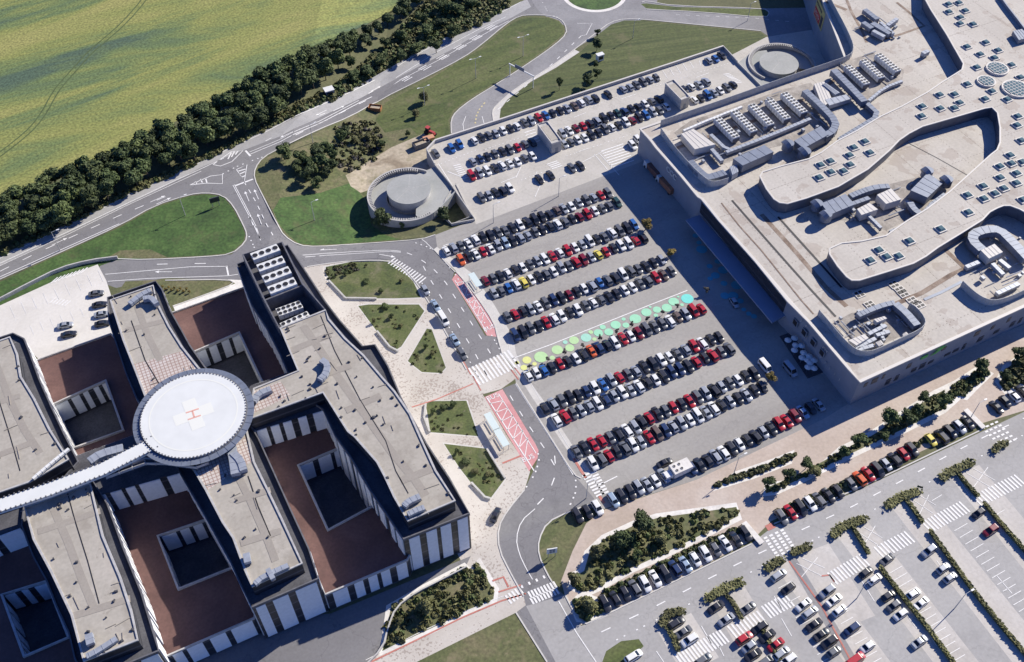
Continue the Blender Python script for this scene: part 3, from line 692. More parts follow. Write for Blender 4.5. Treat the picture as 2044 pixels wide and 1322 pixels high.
def clad_hole(mb, hole, z0, z1, rnd):
    # hole is clockwise: outward of the solid points into the hole
    n = len(hole)
    for i in range(n):
        a, b = hole[i], hole[(i+1) % n]; dx, dy = b[0]-a[0], b[1]-a[1]; l = math.hypot(dx, dy); ux, uy = dx/l, dy/l; nx, ny = uy, -ux
        s = rnd.uniform(.1, .8)
        while s < l-1:
            wd = min(rnd.choice((1.4, 2.2, 3.4)), l-s-.15)
            if wd > .7: mb.box((a[0]+ux*(s+wd/2)+nx*.1, a[1]+uy*(s+wd/2)+ny*.1, (z0+z1)/2), (wd, .2, z1-z0), math.atan2(dy, dx))
            s += wd+rnd.choice((1.0, 1.5))
low_block(P(ZL,64,724,222,668,300,760,340,900,240,965,150,965,90,830), P(ZL,106,810,212,762,247,861,150,896), 21)
low_block(P(ZL,335,629,500,571,640,800,480,862,400,760), P(ZL,385,706,478,666,528,772,422,812), 22)
low_block(P(ZL,498,850,665,790,760,900,840,1060,813,1119,650,1188,625,1130,555,1010), P(ZL,596,931,676,897,754,1007,655,1060), 23)
low_block(P(ZL,190,1000,400,930,450,1010,520,1130,508,1235,331,1312,290,1230,230,1110), P(ZL,316,1072,411,1040,474,1131,357,1178), 24)
low_block(P(ZL,-220,1170,60,1045,120,1160,170,1290,185,1345,20,1430,-220,1520), P(ZL,5,1189,94,1162,138,1274,50,1312), 25)
# roof details: walkways, seams, pavers
def roofribs(lines, w, mat, name, z=ZR+.03, parent=None):
    for i, a in enumerate(lines): mb = MB(); mb.rib(resample(P(z, *a), 6), w, z+i*.01); hb(mb, name, M[mat], parent or W1)
roofribs([(605,650,640,700,680,760,730,830,780,900,830,960,850,990), (580,700,660,668), (690,820,760,790), (800,960,865,935), (700,730,640,750)], 2.0, 'roof_walk', 'roof_walkway', parent=W1)
roofribs([(270,600,295,670,320,720), (250,660,330,640), (470,940,500,1000,535,1080,550,1120), (480,1085,560,1060), (470,1000,540,978)], 1.7, 'roof_walk', 'roof_walkway', parent=W2)
roofribs([(-10,720,20,800,50,860,80,905), (-40,815,40,790), (-60,930,60,885)], 1.7, 'roof_walk', 'roof_walkway', parent=W3_)
roofribs([(100,1000,135,1080,165,1160,190,1220), (75,1062,200,1020), (145,1230,260,1195)], 1.7, 'roof_walk', 'roof_walkway', parent=W4)
roofribs([(262,640,290,720,320,770)], .25, 'black', 'roof_seam', parent=W2, z=ZR+.06); roofribs([(495,950,515,1010,540,1070)], .25, 'black', 'roof_seam', parent=W2, z=ZR+.06)
roofribs([(640,630,668,700,720,800,770,880,790,940,815,985)], .22, 'black', 'roof_seam', parent=W1, z=ZR+.06)
roofribs([(135,985,150,1040,175,1120,198,1205)], .22, 'black', 'roof_seam', parent=W4, z=ZR+.06); roofribs([(-5,790,20,870,40,940)], .22, 'black', 'roof_seam', parent=W3_, z=ZR+.06)
mb = MB(); mb.prism([P(ZR+.02,268,727,368,700,396,738,430,765,380,830,300,800,288,784)], ZR-.1, ZR+.02, top=True); hb(mb, 'roof_pavers', M['pavers'], W2)
mb = MB(); mb.prism([P(ZR+.02,388,936,440,905,495,870,506,920,480,935,415,978)], ZR-.1, ZR+.02); hb(mb, 'roof_pavers', M['pavers'], W2)
mb = MB(); mb.prism([P(ZR+.02,507,781,560,762,580,790,500,828)], ZR-.1, ZR+.02); hb(mb, 'roof_pavers', M['pavers'], W1)
# small vents, pipes and clutter on the wings
_m = MB(); _m.box((0, 0, .1), (.7, .7, .4)); _m.box((0, 0, .33), (.45, .45, .08)); VENT = _m.mesh('roof_vent', [M['dark_ledge']]); _m = MB(); _m.box((0, 0, 0), (4, .14, .12)); PIPE = _m.mesh('roof_pipe', [M['roof_walk']])
def clutter(parent, poly, n, seed):
    rnd = random.Random(seed); xs = [p[0] for p in poly]; ys = [p[1] for p in poly]; k = 0
    while k < n:
        x, y = rnd.uniform(min(xs), max(xs)), rnd.uniform(min(ys), max(ys))
        if not pin(poly, x, y): continue
        q = (x, y, ZR+.1)
        if rnd.random() < .6: o = link('roof_vent', VENT, parent, q, rnd.uniform(0, 3)); o.scale = (rnd.uniform(.4, 1.1), rnd.uniform(.4, 1), 1)
        else: a = AX if rnd.random() < .5 else AX+R(90); o = link('roof_pipe', PIPE, parent, q, a+rnd.uniform(-.2, .2)); o.scale = (rnd.uniform(.3, 1), 1, 1)
        k += 1
clutter(W1, F1r, 60, 1); clutter(W2, F2r, 45, 2); clutter(W3_, F3r, 30, 3); clutter(W4, F4r, 35, 4)
# helipad
hc = Wz(386, 827, ZH); RO = math.dist(Wz(267, 825, ZH), Wz(505, 825, ZH))/2; RI = RO*.872
mb = MB(); mb.prism([circ(hc, RO-1.6, 64)], ZH-1.1, ZH-.25, 0); mb.tube((hc[0], hc[1], ZS), (hc[0], hc[1], ZH-.9), 7, 9, 20); hp = hb(mb, 'helipad', [M['darkrim']])
mb = MB(); mb.disc(hc, RO, ZH-.5, 72, r_in=RI-.3)
for i in range(40):
    a = 2*math.pi*i/40; mb.box((hc[0]+(RO+RI)/2*math.cos(a), hc[1]+(RO+RI)/2*math.sin(a), ZH-.45), (RO-RI, .06, .06), a)
hb(mb, 'safety_net', M['steel'], hp)
M['heli'] = plain('helipad_white', (.64,.65,.63), .6, var=.04, scale=.3); M['heli2'] = plain('helipad_cream', (.70,.70,.64), .6); M['hred'] = plain('faded_red_paint', (.68,.36,.29), .6)
mb = MB(); mb.prism([circ(hc, RI, 96)], ZH-.4, ZH, 0)
for i in range(92):
    a = 2*math.pi*i/92; mb.box((hc[0]+(RI-.05)*math.cos(a), hc[1]+(RI-.05)*math.sin(a), ZH-.05), (.35, .38, .35), a, 1)
hb(mb, 'landing_deck', [M['heli'], M['darkrim']], hp)
mb = MB(); mb.disc(hc, RI-2.0, ZH+.02, 96, r_in=RI-2.35, m=0)
for a in (R(45), R(135)): mb.box((hc[0], hc[1], ZH+.01+.006*(a > 1)), (9.6, 3.3, .02), a+R(-18), 0)
ang = R(24); ux, uy = math.cos(ang), math.sin(ang)
for s in (-1, 1): mb.box((hc[0]-uy*1.1*s, hc[1]+ux*1.1*s, ZH+.04), (3.2, .4, .02), ang, 1)
mb.box((hc[0], hc[1], ZH+.04), (.4, 2.0, .02), ang, 1)
hb(mb, 'helipad_marking', [M['heli2'], M['hred']], hp)
wk = P(ZH-.3,318,878,290,893,205,936,100,976,-40,1022)
mb = MB(); mb.rib(wk, 3.6, ZH-1.2, ZH-.25, m=0)
wk2 = resample(wk, 1.1)
for i, q in enumerate(wk2[1:-1]):
    a = wk2[i]; b = wk2[i+2]; l = math.dist(a, b); nx, ny = -(b[1]-a[1])/l, (b[0]-a[0])/l
    for s in (-1, 1): mb.box((q[0]+nx*1.85*s, q[1]+ny*1.85*s, ZH-.15), (.35, .3, .4), math.atan2(ny, nx), 1)
hb(mb, 'access_ramp', [M['heli'], M['darkrim']], hp)
mb = MB(); wk = P(ZH-2,212,950,290,922,330,922,392,930,415,921); mb.rib(wk, 1.6, ZH-2.4, m=0); mb.rib(wk, .15, ZH-2.4, ZH-1.4, m=1, side=.5*10); mb.rib(wk, .12, ZH-2.4, ZH-1.5, m=1, side=-5.0)
for q in resample(wk, 3): mb.box((q[0], q[1], ZH-2), (.12, 1.7, .8), R(20), 1)
hb(mb, 'escape_walkway', [M['darkrim'], M['rim']], hp)
# plant enclosure with cooling units
enc = P(ZR,485,509,563,484,604,567,650,620,558,656,527,597)
mb = MB(); mb.rib(enc, .45, ZS, ZR+.2, closed=True); mb.rib(P(ZR,526,598,604,567), .5, ZS, ZR-.4); hb(mb, 'plant_screen', M['darkrim'], W1)
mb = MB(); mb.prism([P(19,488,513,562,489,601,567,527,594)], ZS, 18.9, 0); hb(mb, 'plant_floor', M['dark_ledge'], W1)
M['fanw'] = plain('cooling_unit_casing', (.62,.62,.60), .5, var=.1, scale=1.5)
def fan_unit(name, pts, z, h, w, label, group, nrow=1, gap=0.0):
    a, b = Wz(*pts[0], z+h), Wz(*pts[-1], z+h); dx, dy = b[0]-a[0], b[1]-a[1]; l = math.hypot(dx, dy); an = math.atan2(dy, dx)
    c = ((a[0]+b[0])/2, (a[1]+b[1])/2)
    n = len(pts) if isinstance(pts[0], tuple) and len(pts) > 2 else 8
    e = empty(name, (c[0], c[1], z), an, label=label, cat='cooling unit', group=group)
    mb = MB(); step = l/(n-1)
    mb.box((0, 0, h*.62), (l+step*.95, w, h*.7), 0, 0); mb.box((0, 0, h*.2), (l+step*.6, w*.8, h*.4), 0, 1)
    for i in range(n): mb.box((-l/2+i*step+step*.5, 0, h*.52), (.08, w+.1, h*.5), 0, 1)
    mb.build('casing', [M['fanw'], M['darkrim']], e)
    fm = MB(); r = min(step*.43, w/nrow*.41); fm.tube((0, 0, 0), (0, 0, .1), r*1.06, r*1.06, 12, 0); fm.tube((0, 0, .05), (0, 0, .13), r*.92, r*.92, 12, 1)
    me = fm.mesh('fan', [M['fanw'], M['black']])
    for i in range(n):
        for k in range(nrow):
            o = link('fan', me, e, (-l/2+i*step, (k-(nrow-1)/2)*w/nrow, h*.97))
    return e
rowsu = [((484+0,503),(0,0))]
cu = [(((509,510),(521,504.5),(536,501),(549,495)),19), (((521,533),(534,528),(547,524),(560,519)),19), (((532,555),(545,550),(558,545),(572,540)),19), (((543,577),(556,572),(569,567),(583,562)),19),
      (((558,622),(568,618),(578,614),(588,611),(597,608)),16.6), (((568,650),(579,645),(590,640),(601,635),(612,630)),16.6)]
names = ['northernmost', 'second northernmost', 'third from the north', 'fourth from the north', 'fifth from the north, in the shaded pit', 'southernmost, against the beige roof']
for (p, z), nm in zip(cu, names):
    fan_unit('cooling_unit', p, z, 2.5, 3.0, 'white cooling unit in hospital roof plant, '+nm, 'cooling units on the hospital roof', nrow=1 if z > 17 else 2)
# silver roof ducts standing on the hospital
def duct(name, pts, z, w, h, label, group=None, mat='steel', zb=None, round_=False, cat='air duct', hoods=()):
    p = [Wz(x, y, z) for x, y in pts]; e = empty(name, (*p[0], (zb if zb is not None else z-h)), label=label, cat=cat, group=group); o0 = e.location.copy()
    q = smooth_line(p, 1) if len(p) > 2 else p
    mb = MB(); mb.rib(q, w, z-h*.75, z); o = mb.build('duct_run', M[mat], e); o.location = -o0
    mb = MB()
    for a in resample(p, 2.4): mb.box((a[0], a[1], z-h*.87), (.25, w*.8, h*.26), math.atan2(p[-1][1]-p[0][1], p[-1][0]-p[0][0]))
    o = mb.build('support', M['darkrim'], e); o.location = -o0
    mb = MB(); 
    for a in resample(q, 1.6)[1:-1]:
        k = min(range(len(q)-1), key=lambda i: math.dist(a, q[i])+math.dist(a, q[i+1])); an = math.atan2(q[k+1][1]-q[k][1], q[k+1][0]-q[k][0])
        mb.box((a[0], a[1], z-h*.37), (.09, w+.12, h*.75+.1), an)
    if mb.v: o = mb.build('joint_flanges', M[mat], e); o.location = -o0
    return e
duct('roof_duct', [(641,717),(654,726),(650,745),(638,757)], ZR+1.6, 1.6, 1.4, 'curved silver duct standing on the east wing roof near its middle', 'silver ducts on the hospital roof', 'steel_l')
duct('roof_duct', [(806,1009),(815,1000),(838,990)], ZR+1.6, 1.5, 1.4, 'bent silver duct at the south end of the east wing, the northern of two', 'silver ducts on the hospital roof', 'steel_l')
duct('roof_duct', [(814,1026),(830,1018),(847,1012)], ZR+1.4, 1.3, 1.2, 'small silver duct at the very south end of the east wing roof', 'silver ducts on the hospital roof', 'steel_l')
duct('roof_duct', [(460,885),(466,915),(470,945)], ZR+2, 2.2, 1.8, 'wide silver duct on red pavers below the helipad, left branch', 'silver ducts on the hospital roof', 'steel_l')
duct('roof_duct', [(464,902),(480,918),(486,938)], ZR+2.2, 1.7, 1.8, 'silver duct on red pavers below the helipad, right branch', 'silver ducts on the hospital roof', 'steel_l')
duct('roof_duct', [(508,1165),(525,1150),(575,1128)], ZR+1.2, 1.2, 1, 'long silver duct at the south end of the middle wing roof', 'silver ducts on the hospital roof', 'steel_l')
duct('roof_duct', [(491,1104),(494,1122)], ZR+1.6, 1.5, 1.4, 'short silver duct near the southwest corner of the middle wing', 'silver ducts on the hospital roof', 'steel_l')
duct('roof_duct', [(534,1135),(545,1155)], ZR+1.4, 1.1, 1.1, 'stubby silver duct crossing the south end of the middle wing', 'silver ducts on the hospital roof', 'steel_l')
duct('roof_duct', [(176,1265),(180,1285)], ZR+1.6, 1.6, 1.4, 'short silver duct at the south end of the west wing roof', 'silver ducts on the hospital roof', 'steel_l')
duct('roof_duct', [(172,1310),(195,1298),(232,1274)], ZR+1.2, 1.2, 1, 'long curved silver duct at the south end of the west wing roof', 'silver ducts on the hospital roof', 'steel_l')
duct('roof_duct', [(258,605),(280,588),(300,578)], ZR+1.4, 1.5, 1.2, 'silver duct along the north end of the middle wing roof', 'silver ducts on the hospital roof', 'steel_l')
duct('roof_duct', [(285,595),(300,592),(312,605)], ZR+1.8, 1.4, 1.6, 'bent silver duct at the north corner of the middle wing roof', 'silver ducts on the hospital roof', 'steel_l')
duct('roof_duct', [(178,920),(200,905),(245,893)], ZR+1.2, 2.2, 1.5, 'flat silver duct beside the helipad ramp on its north side', 'silver ducts on the hospital roof', 'steel_l')
duct('roof_duct', [(505,800),(515,785),(540,775)], ZR+1.6, 1.6, 1.4, 'silver duct on pavers just east of the helipad', 'silver ducts on the hospital roof', 'steel_l')
duct('roof_pipe', [(65,955),(100,925),(137,895)], ZR+1.4, .7, .8, 'thin white pipe bridging the roofs west of the helipad', None, 'white')

# ================================================================ shopping centre
ZM, ZT = 10.5, 14.5
m, t, b, mp, v = noisy('pale_roof_membrane', [(.40,.365,.325), (.455,.42,.37), (.51,.475,.425)], .05, .07, 1.3, rot=AX, stretch=(1,.35,1), detail=8)
sep = t.nodes.new('ShaderNodeSeparateXYZ'); t.links.new(mp.outputs[0], sep.inputs[0]); X_, Y_ = sep.outputs[0], sep.outputs[1]
def lines_(a, per, wd): return mth(t, 'LESS_THAN', mth(t, 'ABSOLUTE', mth(t, 'SUBTRACT', mth(t, 'FRACT', mth(t, 'DIVIDE', a, per)), .5)), wd/per/2)
d1 = mth(t, 'MULTIPLY', lines_(X_, 9.0, .3), lines_(Y_, 1.3, .42)); d2 = mth(t, 'MULTIPLY', lines_(Y_, 13.0, .3), lines_(X_, 1.3, .42))
s1 = mth(t, 'MAXIMUM', mth(t, 'MULTIPLY', lines_(X_, 2.0, .12), .16), mth(t, 'MULTIPLY', mth(t, 'MAXIMUM', lines_(Y_, 39.0, .25), lines_(X_, 27.0, .25)), .5)); dd = mth(t, 'MAXIMUM', mth(t, 'MAXIMUM', d1, d2), s1)
st = t.nodes.new('ShaderNodeTexNoise'); st.inputs['Scale'].default_value = .16; st.inputs['Detail'].default_value = 8; t.links.new(mp.outputs[0], st.inputs['Vector'])
f = mth(t, 'MULTIPLY', mth(t, 'GREATER_THAN', st.outputs['Fac'], .59), .4)
c1 = over(t, b, v.outputs[0], f, (.30,.24,.20)); over(t, b, c1, mth(t, 'MULTIPLY', dd, .62), (.17,.14,.12)); M['roof_mall'] = m
M['stain_shade'] = M0('dirty_shaded_membrane', [(.20,.18,.16), (.30,.27,.24), (.42,.385,.34)], .3, .15, 2, rot=AX)  # grime plus the shade between roof units, both put into the colour
M['mall_wall'] = plain('grey_render', (.23,.25,.29), .7, var=.08, scale=.3)
M['louvre'] = M0('dark_louvre', [(.03,.035,.05), (.06,.065,.08)], .5, .1, 2, stretch=(1,1,4))
M['canopy'] = plain('blue_grey_canopy', (.20,.24,.33), .5, var=.06, scale=.3)
M['rust'] = M0('rusty_gutter', [(.12,.08,.06), (.22,.16,.12), (.34,.28,.23)], .3, .15, 2)
M['screen'] = plain('perforated_screen', (.36,.37,.38), .6, var=.15, scale=1.0)
M['skyglass'] = plain('skylight_glass', (.10,.16,.17), .15)
M['flash'] = plain('pale_flashing', (.55,.52,.48), .6)
base = P(ZM,1278,259,1298,280,1310,296,1358,350,1394,394,1401,398,1435,440,1508,522,1573,602,1615,644,1694,737,1715,763,2044,612,2300,495,2300,-160,1590,-160,1646,10,1688,120,1590,156,1450,203,1318,245)
mall = empty('shopping_centre', (*Wz(1695, 798), 0), label='huge shopping centre with pale curved roofs, skylights and a long blue canopy', cat='building'); mo = mall.location.copy()
def mb_(mb, name, mats, parent=None, **k):
    o = mb.build(name, mats, parent or mall, **k)
    if parent is None: o.location = -mo
    return o
mb = MB(); mb.prism([base], -5.2, ZM, 1, 0); mw = mb_(mb, 'wall', [M['mall_wall'], M['roof_mall']])
mb = MB(); mb.rib(base, .9, ZM-.1, ZM+.35, closed=True); mb_(mb, 'parapet', M['flash'])
hi = P(ZT,1517,353,1530,378,1545,398,1556,405,1572,407,1610,396,1673,373,1700,357,1731,339,1775,301,1794,281,1814,267,1841,253,1900,236,1965,217,1980,215,1991,226,1996,255,1996,285,1990,300,1977,310,1895,384,1850,418,1810,442,1769,471,1720,482,1680,486,1656,497,1656,508,1672,532,1690,553,1700,560,1715,560,1770,543,1823,526,1848,512,1871,495,1915,468,1960,440,1975,424,1990,416,2003,411,2016,411,2035,418,2060,432,2300,560,2300,-160,1840,-160,1847,0,1858,20,1890,70,1923,128,1920,140,1906,149,1880,165,1851,185,1800,213,1758,233,1710,262,1673,281,1640,305,1614,318,1560,332,1522,344)
# keep the raised roof inside the walls at the frame's edge
hi = [q for q in hi]
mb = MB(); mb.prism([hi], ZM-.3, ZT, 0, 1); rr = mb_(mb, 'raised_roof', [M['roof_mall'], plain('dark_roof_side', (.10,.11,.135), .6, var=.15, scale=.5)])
mb = MB(); mb.rib(hi, .45, ZT-.1, ZT+.22, closed=True); mb_(mb, 'roof_edge', M['flash'])
# skylights
sk = MB(); sk.box((0, 0, .2), (2.9, 2.9, .4), 0, 0); sk.box((0, 0, .65), (2.3, 2.3, .55), 0, 1, taper=.62)
skm = sk.mesh('skylight', [M['flash'], M['skyglass']])
for x, y in ((1605,20),(1665,12),(1607,65),(1703,58),(1674,97),(1672,133),(1748,137),(1713,268),(1822,243),(1894,289),(1790,312),(1873,333),(1770,388),(1972,374),(2025,447),(1715,486),(1858,527),(1819,572),(1948,575),(1554,548),(1640,545),(1452,615),(1557,627),(1640,625),(1670,594),(1449,672),(1118,820),(1053,855),(1147,885),(1028,900),(917,934),(860,957),(1032,955),(920,998),(993,992),(852,1030),(2010,673),(2005,725),(2030,815),(1965,900),(1905,965),(1972,948),(2035,940),(2003,1005),(1907,1030),(2002,1062),(1808,1080),(1928,1093),(1877,1123),(1717,1132),(1812,1153),(1722,1233),(2040,1160)):
    q = Wz(1344+x/2.92, y/2.92, ZT+.6); link('skylight', skm, mall, (q[0]-mo.x, q[1]-mo.y, ZT), AX+R(random.uniform(-3, 3)))
for x, y in ((1200,168),(1150,228),(1245,207),(1315,203),(1378,115),(1560,45)):
    q = Wz(1344+x/2.92, 440+y/2.92, ZT+.6); link('skylight', skm, mall, (q[0]-mo.x, q[1]-mo.y, ZT), AX)
for x, y, r in ((1890,398,3.9), (1825,472,3.2), (2000,515,4.9)):
    q = Wz(1344+x/2.92, y/2.92, ZT+.6); mb = MB(); mb.tube((0, 0, 0), (0, 0, .7), r, r, 32, 0); mb.tube((0, 0, .6), (0, 0, .85), r-.35, r*.8, 32, 1)
    k = -r+.9
    while k < r-.5:
        h_ = math.sqrt(max(0, (r-.4)**2-k*k)); mb.box((k, 0, .86), (.16, 2*h_*.92, .1), 0, 0); mb.box((0, k, .86), (2*h_*.92, .16, .1), 0, 0); k += 1.3
    o = mb.build('round_skylight', [M['flash'], M['skyglass']], mall); o.location = (q[0]-mo.x, q[1]-mo.y, ZT); o.rotation_euler.z = AX
# gutters and seams on the low roof
def mrib(lines, w, mat, name, z=ZM+.04):
    for i, a in enumerate(lines): mb = MB(); mb.rib(resample(P(z, *a), 8), w, z+i*.01); mb_(mb, name, M[mat])
mrib([(1461,400,1540,490,1620,580,1668,632), (1553,433,1620,507,1680,574)], .7, 'black', 'roof_gutter')
mrib([(1440,405,1475,450,1520,500,1560,550,1600,600,1624,627)], .45, 'rust', 'roof_gutter', ZM+.06)
mrib([(1520,428,1590,505,1650,575,1690,612), (1760,618,1840,585,1900,548,1925,535,1880,492), (1640,0,1690,20)], 1.5, 'rust', 'roof_gutter', ZM+.02)
mrib([(1690,0,1700,25,1720,60,1730,85), (1760,80,1800,68,1845,52,1815,25,1790,5)], 1.1, 'rust', 'roof_gutter', ZM+.03)
mrib([(1340,300,1445,262,1560,222,1640,180,1700,130)], 1.4, 'rust', 'roof_gutter', ZM+.03)
mrib([(1845,598,1880,583,1920,562)], .9, 'steel', 'cable_tray', ZM+.12)
mrib([(1405,405,1450,458,1510,522,1575,598,1612,640)], .9, 'flash', 'roof_flashing', ZM+.1)
mrib([(1812,285,1870,315,1935,352)], .3, 'black', 'roof_seam', ZM+.05)
# canopy, louvres, windows, signs
mb = MB(); mb.prism([P(5,1369,439,1396,429,1569,629,1541,644)], 4.5, 5.0, 0); mb_(mb, 'canopy', M['canopy'])
a, b2 = Wz(1401, 398, ZM), Wz(1573, 602, ZM); dx, dy = b2[0]-a[0], b2[1]-a[1]; l = math.hypot(dx, dy); ux, uy = dx/l, dy/l; nx, ny = (uy, -ux) if (uy*(-1)) < 0 or True else 0
nx, ny = (uy, -ux)
if nx > 0: nx, ny = -nx, -ny
WA = math.atan2(dy, dx)
mb = MB(); mb.box(((a[0]+b2[0])/2+nx*.12, (a[1]+b2[1])/2+ny*.12, 7.7), (l-1, .3, 4.6), WA)
for i in range(9): mb.box(((a[0]+b2[0])/2+nx*.32, (a[1]+b2[1])/2+ny*.32, 5.7+i*.5), (l-1, .12, .12), WA, 1)
mb_(mb, 'louvre_wall', [M['louvre'], M['dark_wall']])
def on_wall(pa, pb, x, y, z):
    a = Wz(*pa, ZM); b = Wz(*pb, ZM); q = Wz(x, y, z); dx, dy = b[0]-a[0], b[1]-a[1]; l2 = dx*dx+dy*dy
    # intersect the pixel's plan ray with the wall by projecting the point
    t_ = ((q[0]-a[0])*dx+(q[1]-a[1])*dy)/l2; return (a[0]+dx*t_, a[1]+dy*t_)
for x, y in ((1593,642), (1611,661.6), (1628,682), (1645.8,702.4)):
    q = on_wall((1573,602), (1694,737), x, y, 6.5); mb = MB(); mb.box((0, 0, 0), (2.1, .3, 2.3), 0, 0); mb.box((0, -.1, 0), (1.7, .2, 1.9), 0, 1)
    o = mb.build('window', [M['mall_wall'], M['black']], mall); o.location = (q[0]+nx*.12-mo.x, q[1]+ny*.12-mo.y, 6.5); o.rotation_euler.z = WA
q = on_wall((1310,296), (1394,394), 1340.5, 346, 8)
M['signw'] = plain('sign_white', (.62,.62,.60), .5)
o = text('shop_sign', 'CCC', 2.9, (q[0]+nx*.15-mo.x, q[1]+ny*.15-mo.y, 8.0), (R(90), 0, WA), M['signw'], mall, .12)
for (x, y, z, n_, sp) in ((1640,712,4.6,5,2.2), (1650,690,8.6,3,.9), (1600,640,9.3,2,2.2)):
    q = on_wall((1573,602), (1694,737), x, y, z); mb = MB()
    rnd = random.Random(n_)
    for i in range(n_):
        c = i*sp; mb.box((c, 0, 0), (.18, .15, 1.0), 0)
        if rnd.random() < .7: mb.box((c+.3, 0, rnd.choice((-.4, 0, .4))), (.5, .15, .16), 0)
    o = mb.build('worn_sign', M['rim'], mall); o.location = (q[0]+nx*.12-mo.x, q[1]+ny*.12-mo.y, z); o.rotation_euler.z = WA
# advert banner on the north wall
a, b2 = Wz(1622, -40, ZM), Wz(1688, 120, ZM); an = math.atan2(b2[1]-a[1], b2[0]-a[0]); ux, uy = math.cos(an), math.sin(an); wx, wy = (uy, -ux)
if wx > 0: wx, wy = -wx, -wy
q = on_wall((1646,10), (1688,120), 1627, 28, 5)
e_y = plain('banner_yellow', (.50,.42,.16), .6); e_r = plain('banner_red', (.50,.04,.05), .6); e_d = plain('banner_dark', (.06,.05,.06), .6); e_c = plain('banner_cream', (.62,.55,.42), .6)
bn = empty('advert_banner', (q[0]+wx*.2, q[1]+wy*.2, 4), an, label='red and yellow advertising banner on the tall blue grey north wall', cat='banner')
mb = MB(); mb.box((0, 0, 1), (12.5, .2, 7.6), 0, 0); mb.box((-1.8, -.14, -.6), (8.0, .1, 3.6), 0, 1)
mb.box((4.2, -.14, 0), (2.4, .1, 4.6), 0, 2); mb.build('panel', [e_y, e_r, e_d], bn)
mb = MB()
for i, (x, z) in enumerate(((-5,-.2),(-3.6,-.2),(-2.2,-.2),(-.8,-.2),(.6,-.2))): mb.box((x, -.22, z-.4), (.25, .08, 2.2), 0, 0); mb.box((x+.4, -.22, z+.5*(i % 2)-.4), (.7, .08, .25), 0, 0)
for i in range(7): mb.box((-5+i*1.2, -.16, 3.2), (.7, .08, .9), 0, 1)
mb.build('banner_letters', [e_c, e_d], bn)
if ny is not None and wy is not None:
    pass
# perforated screens round the plant areas
def screen(pts, z1, label):
    p = smooth_line(P(z1, *pts), 1); o0 = (p[0][0], p[0][1], ZM); e = empty('plant_screen', o0, label=label, cat='screen', group='metal screens round the roof plant')
    mb = MB(); mb.rib(p, .12, ZM, z1); o = mb.build('screen_panel', M['screen'], e); o.location = (-o0[0], -o0[1], -o0[2])
    ps = MB(); ps.box((0, 0, (z1-ZM)/2), (.2, .2, z1-ZM+.1)); pme = ps.mesh('post', [M['rim']])
    for q in resample(p, 3.2)[:70]: link('post', pme, e, (q[0]-o0[0], q[1]-o0[1], 0))
screen((1320,240,1344,232,1450,196,1590,146,1662,122,1690,112,1702,104,1704,92,1700,78,1687,50,1668,15,1655,-10), 13.2, 'long pale metal screen along the northern roof edge, curving at the corner')
screen((1320,256,1345,290,1381,331,1405,353,1418,361,1430,362,1454,355), 13.2, 'curved grey metal screen round the northwest roof plant')
screen((1636,619,1657,643,1680,671,1699,690,1715,700,1736,701,1757,694,1795,676,1837,657,1848,645,1846,633,1831,614,1817,605), 13.0, 'oval perforated metal screen round the southwest roof plant')
screen((1923,561,1943,580,1960,592,1975,598,1989,599,2016,592,2044,579,2110,548), 13.2, 'curved metal screen round the eastern roof plant at the frame edge')
# chillers
def chiller(p0, p1, label):
    fan_unit('chiller', (p0, p1), ZM, 2.8, 2.6, label, 'chillers on the shopping centre roof', nrow=2)
R3 = lambda x, y: (1344+x/2.92, y/2.92)
ords = ['first', 'second', 'third', 'fourth', 'fifth']
for i, (a, b2) in enumerate((((262,690),(362,792)), ((362,650),(465,755)), ((462,612),(564,716)), ((563,580),(660,682)), ((652,545),(758,645)))):
    chiller(R3(*a), R3(*b2), 'white chiller with paired black fans, '+ords[i]+' from the west in the row of five')
for i, (a, b2) in enumerate((((1020,385),(1122,480)), ((1112,352),(1210,443)), ((1200,318),(1305,405)))):
    chiller(R3(*a), R3(*b2), 'white chiller with paired black fans, '+ords[i]+' from the west in the row of three')
# ducts and air handling units
def ahu(pts, z, h, label, mat='steel', group='air handling units on the shopping centre roof', cowls=(), cat='air handler'):
    p = [Wz(x, y, z) for x, y in pts]; c = (sum(q[0] for q in p)/4, sum(q[1] for q in p)/4, z-h)
    e = empty('air_handling_unit', c, label=label, cat=cat, group=group); oc = (-c[0], -c[1], -c[2])
    mb = MB(); mb.prism([p], z-h*.85, z, 0, 0); o = mb.build('casing', M[mat], e); o.location = oc
    mb = MB(); mb.prism([[(c[0]+(q[0]-c[0])*.85, c[1]+(q[1]-c[1])*.85) for q in p]], z-h, z-h*.8, 0); o = mb.build('plinth', M['darkrim'], e); o.location = oc
    mb = MB(); 
    for k in range(1, 4):
        f_ = k/4; a = (p[0][0]+(p[1][0]-p[0][0])*f_, p[0][1]+(p[1][1]-p[0][1])*f_); b = (p[3][0]+(p[2][0]-p[3][0])*f_, p[3][1]+(p[2][1]-p[3][1])*f_)
        mb.rib([a, b], .14, z-.05, z+.07)
    o = mb.build('seams', M[mat], e); o.location = oc
    for (x, y, r) in cowls:
        q = Wz(x, y, z-.8); mb = MB(); mb.tube((q[0], q[1], z-h*.7), (q[0], q[1], z+.1), r, r*.95, 16, 0); mb.tube((q[0], q[1], z-.05), (q[0]-1.2, q[1]-.6, z-.9), r*.9, r, 14, 0)
        o = mb.build('cowl', M[mat], e, smooth=False); o.location = oc
C6b = lambda x, y: (1590+x/5.508, 300+y/5.508)
ahu([C6b(270,585), C6b(540,480), C6b(640,595), C6b(365,710)], 13.9, 3.4, 'long grey air handler with two round cowls at the west end of the sunken roof', cowls=[(*C6b(225,600),1.8), (*C6b(325,720),1.8)])
